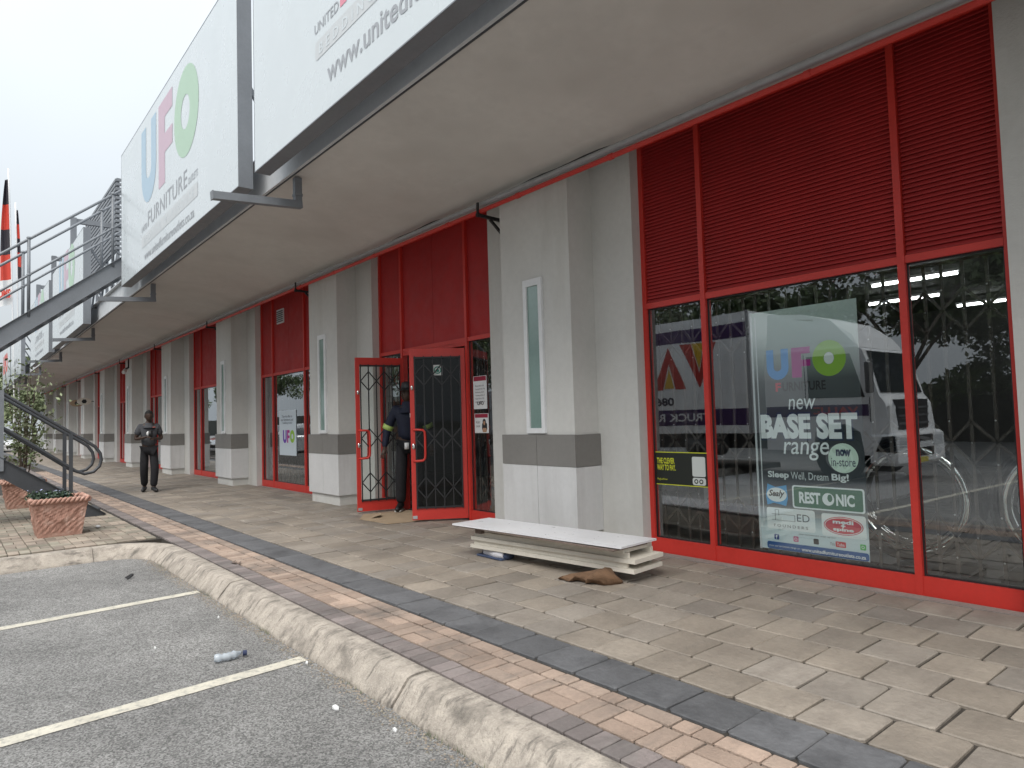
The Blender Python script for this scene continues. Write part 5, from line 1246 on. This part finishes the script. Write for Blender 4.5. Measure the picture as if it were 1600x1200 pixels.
m = MB(); text(m, 'VALUE', XF-1.45, TZ+1.36, XF-.55, TZ+1.5, TY-.02, flip=True, bold=.03); obj('lettering', m, tred, tk, recalc=False)
obj('cab_stripe', MB().box(XC+.02, TY-.0295, TZ+1.32, XF-.36, TY-.024, TZ+1.54), purple, tk)
obj('grille', MB().box(XF-.06, TY-1.95, TZ+1.02, XF+.03, TY-.45, TZ+1.62), MT['black'], tk)
for q in range(3): obj('grille_bar', MB().box(XF+.031, TY-1.95, TZ+1.12+q*.16, XF+.045, TY-.45, TZ+1.16+q*.16), MT['plastic'], tk)
bp_ = MB().box(XF-.35, TY-2.36, TZ+.34, XF+.16, TY-.0, TZ+.98, 0, .06); bo = obj('bumper', bp_, MT['truckwhite'], tk)
obj('bumper_slot', MB().box(XF+.161, TY-1.75, TZ+.78, XF+.168, TY-.62, TZ+.90).box(XF+.161, TY-1.75, TZ+.50, XF+.168, TY-.62, TZ+.66), MT['black'], bo)
for y in (TY-.36, TY-2.0): obj('headlamp', MB().box(XF-.02, y-.26, TZ+.66, XF+.168, y+.26, TZ+.90, 0, .03), MT['carlamp'], tk)
obj('headlamp', MB().prism([(XF-.25, .62+TZ), (XF+.14, .60+TZ), (XF+.12, .92+TZ), (XF-.12, .90+TZ)], 'y', TY+.001, TY+.008), MT['carglass'], tk)
obj('fog_lamp', MB().tube([(XF-.02, TY-.02, TZ+.5), (XF-.02, TY+.012, TZ+.5)], .07, 12), MT['carlamp'], tk)
for y, s in ((TY+.06, 1),): obj('mirror', MB().box(XF-.28, y, TZ+1.75, XF-.2, y+.2, TZ+2.35, 0, .02).bar((XF-.25, TY-.04, TZ+2.4), (XF-.24, y+.1, TZ+2.38), .03, .03), MT['plastic'], tk)
wheel(tk, XF-.99, TY-.16, TZ+.47, .47, .28, 1); wheel(tk, XF-.99, TY-2.2, TZ+.47, .47, .28, -1)
wheel(tk, -13.2, TY-.2, TZ+.47, .47, .4, 1); wheel(tk, -13.2, TY-2.2, TZ+.47, .47, .4, -1)
obj('number_plate', MB().box(XF+.165, TY-1.42, TZ+.38, XF+.172, TY-.95, TZ+.48), fl('plate_yellow', (.62, .52, .10)), tk)
obj('front_corner_panel', MB().box(XF-.02, TY-.33, TZ+1.0, XF+.028, TY-.05, TZ+1.5), MT['truckwhite'], tk)

def car(label, loc, rot, paint, group):
    t = thing('parked_car', label, 'car', loc, group)
    base = Vector(loc)
    W2 = .86
    def P(n, mb, m, sm=False):
        o = bpy.data.objects.new(n, mb.mesh(n, m, smooth=sm)); C.objects.link(o); o.parent = t; return o
    low = [(-2.05, .28), (-2.08, .62), (-1.95, .88), (-1.2, .95), (1.0, .93), (1.9, .78), (2.08, .60), (2.06, .26), (1.72, .24), (1.62, .5), (1.35, .62), (1.08, .5), (.98, .24), (-.98, .24), (-1.08, .5), (-1.35, .62), (-1.62, .5), (-1.72, .24)]
    m = MB(); n = len(low)
    secs = [(-W2, .9), (-W2+.04, 1.0), (0, 1.02), (W2-.04, 1.0), (W2, .9)]
    vs = []
    for y, k in secs: vs += [(a*(.985 if k < 1 else 1), y, .24+(b-.24)*k) for a, b in low]
    fs = [(s*n+i, (s+1)*n+i, (s+1)*n+(i+1) % n, s*n+(i+1) % n) for s in range(4) for i in range(n)]+[tuple(range(n))[::-1], tuple(4*n+i for i in range(n))]
    m.add(vs, fs); P('body', m, paint)
    cab = [(-1.95, .90), (-1.45, 1.38), (-.5, 1.47), (.3, 1.42), (1.1, .92)]
    m = MB(); vs = [(a, s*(W2-.06-(.16 if b > 1.2 else 0)), b) for s in (-1, 1) for a, b in cab]
    m.add(vs, [(0, 1, 2, 3, 4), (9, 8, 7, 6, 5)]+[(i, 5+i, 5+(i+1) % 5, (i+1) % 5) for i in range(5)]); P('cabin', m, paint)
    g = MB()
    for s in (-1, 1):
        yy0, yy1 = s*(W2-.055), s*(W2-.205)
        for a0, a1, b0, b1 in ((-1.55, -.55, -1.22, -.52), (-.47, .85, -.44, .22)): g.add([(a0, yy0, .97), (a1, yy0, .95), (b1, yy1, 1.37), (b0, yy1, 1.36)], [(0, 1, 2, 3)])
    P('side_window', g, MT['carglass'])
    P('windscreen', MB().add([(1.06, -.70, .97), (1.06, .70, .97), (.36, .58, 1.40), (.36, -.58, 1.40)], [(0, 1, 2, 3)]), MT['carglass']); P('rear_window', MB().add([(-1.93, -.7, .96), (-1.93, .7, .96), (-1.5, .58, 1.36), (-1.5, -.58, 1.36)], [(0, 1, 2, 3)]), MT['carglass'])
    for s in (-1, 1):
        P('headlight', MB().sphere((1.93, s*.60, .68), .14, .18, .09, 10, 6), MT['carlamp'], True); P('tail_light', MB().sphere((-2.0, s*.66, .74), .08, .14, .12, 8, 6), MT['carred'], True); P('mirror', MB().sphere((.75, s*.95, .98), .09, .09, .07, 8, 6), paint, True)
        for x in (-1.35, 1.35):
            w = P('wheel', MB().tube([(x, s*(W2-.2), .31), (x, s*(W2-.02), .31)], .31, 20), MT['tyre']); r_ = bpy.data.objects.new('rim', MB().tube([(x, s*(W2-.05), .31), (x, s*(W2-.005), .31)], .2, 14).mesh('rim', MT['galv'])); C.objects.link(r_); r_.parent = w
    P('grille', MB().box(2.03, -.45, .42, 2.085, .45, .56), MT['black']); P('bumper', MB().box(2.0, -.8, .26, 2.1, .8, .40, 0, .02), paint)
    t.rotation_euler = (0, 0, rot); return t
car('white hatchback parked nose in, mirrored in the fourth shopfront', (-34.5, -1.1, -.14), R(90), MT['carwhite'], 'parked cars across the bays')
car('silver car parked nose in, mirrored in the third shopfront', (-31.5, -1.6, -.14), R(90), MT['carsilver'], 'parked cars across the bays')
car('red car parked nose in beside the white hatchback', (-37.6, -1.6, -.14), R(90), MT['carred'], 'parked cars across the bays')
car('white car far off at the left edge behind the leafy tub', (-58, 2.6, -.14), R(20), MT['carwhite'], 'parked cars across the bays')
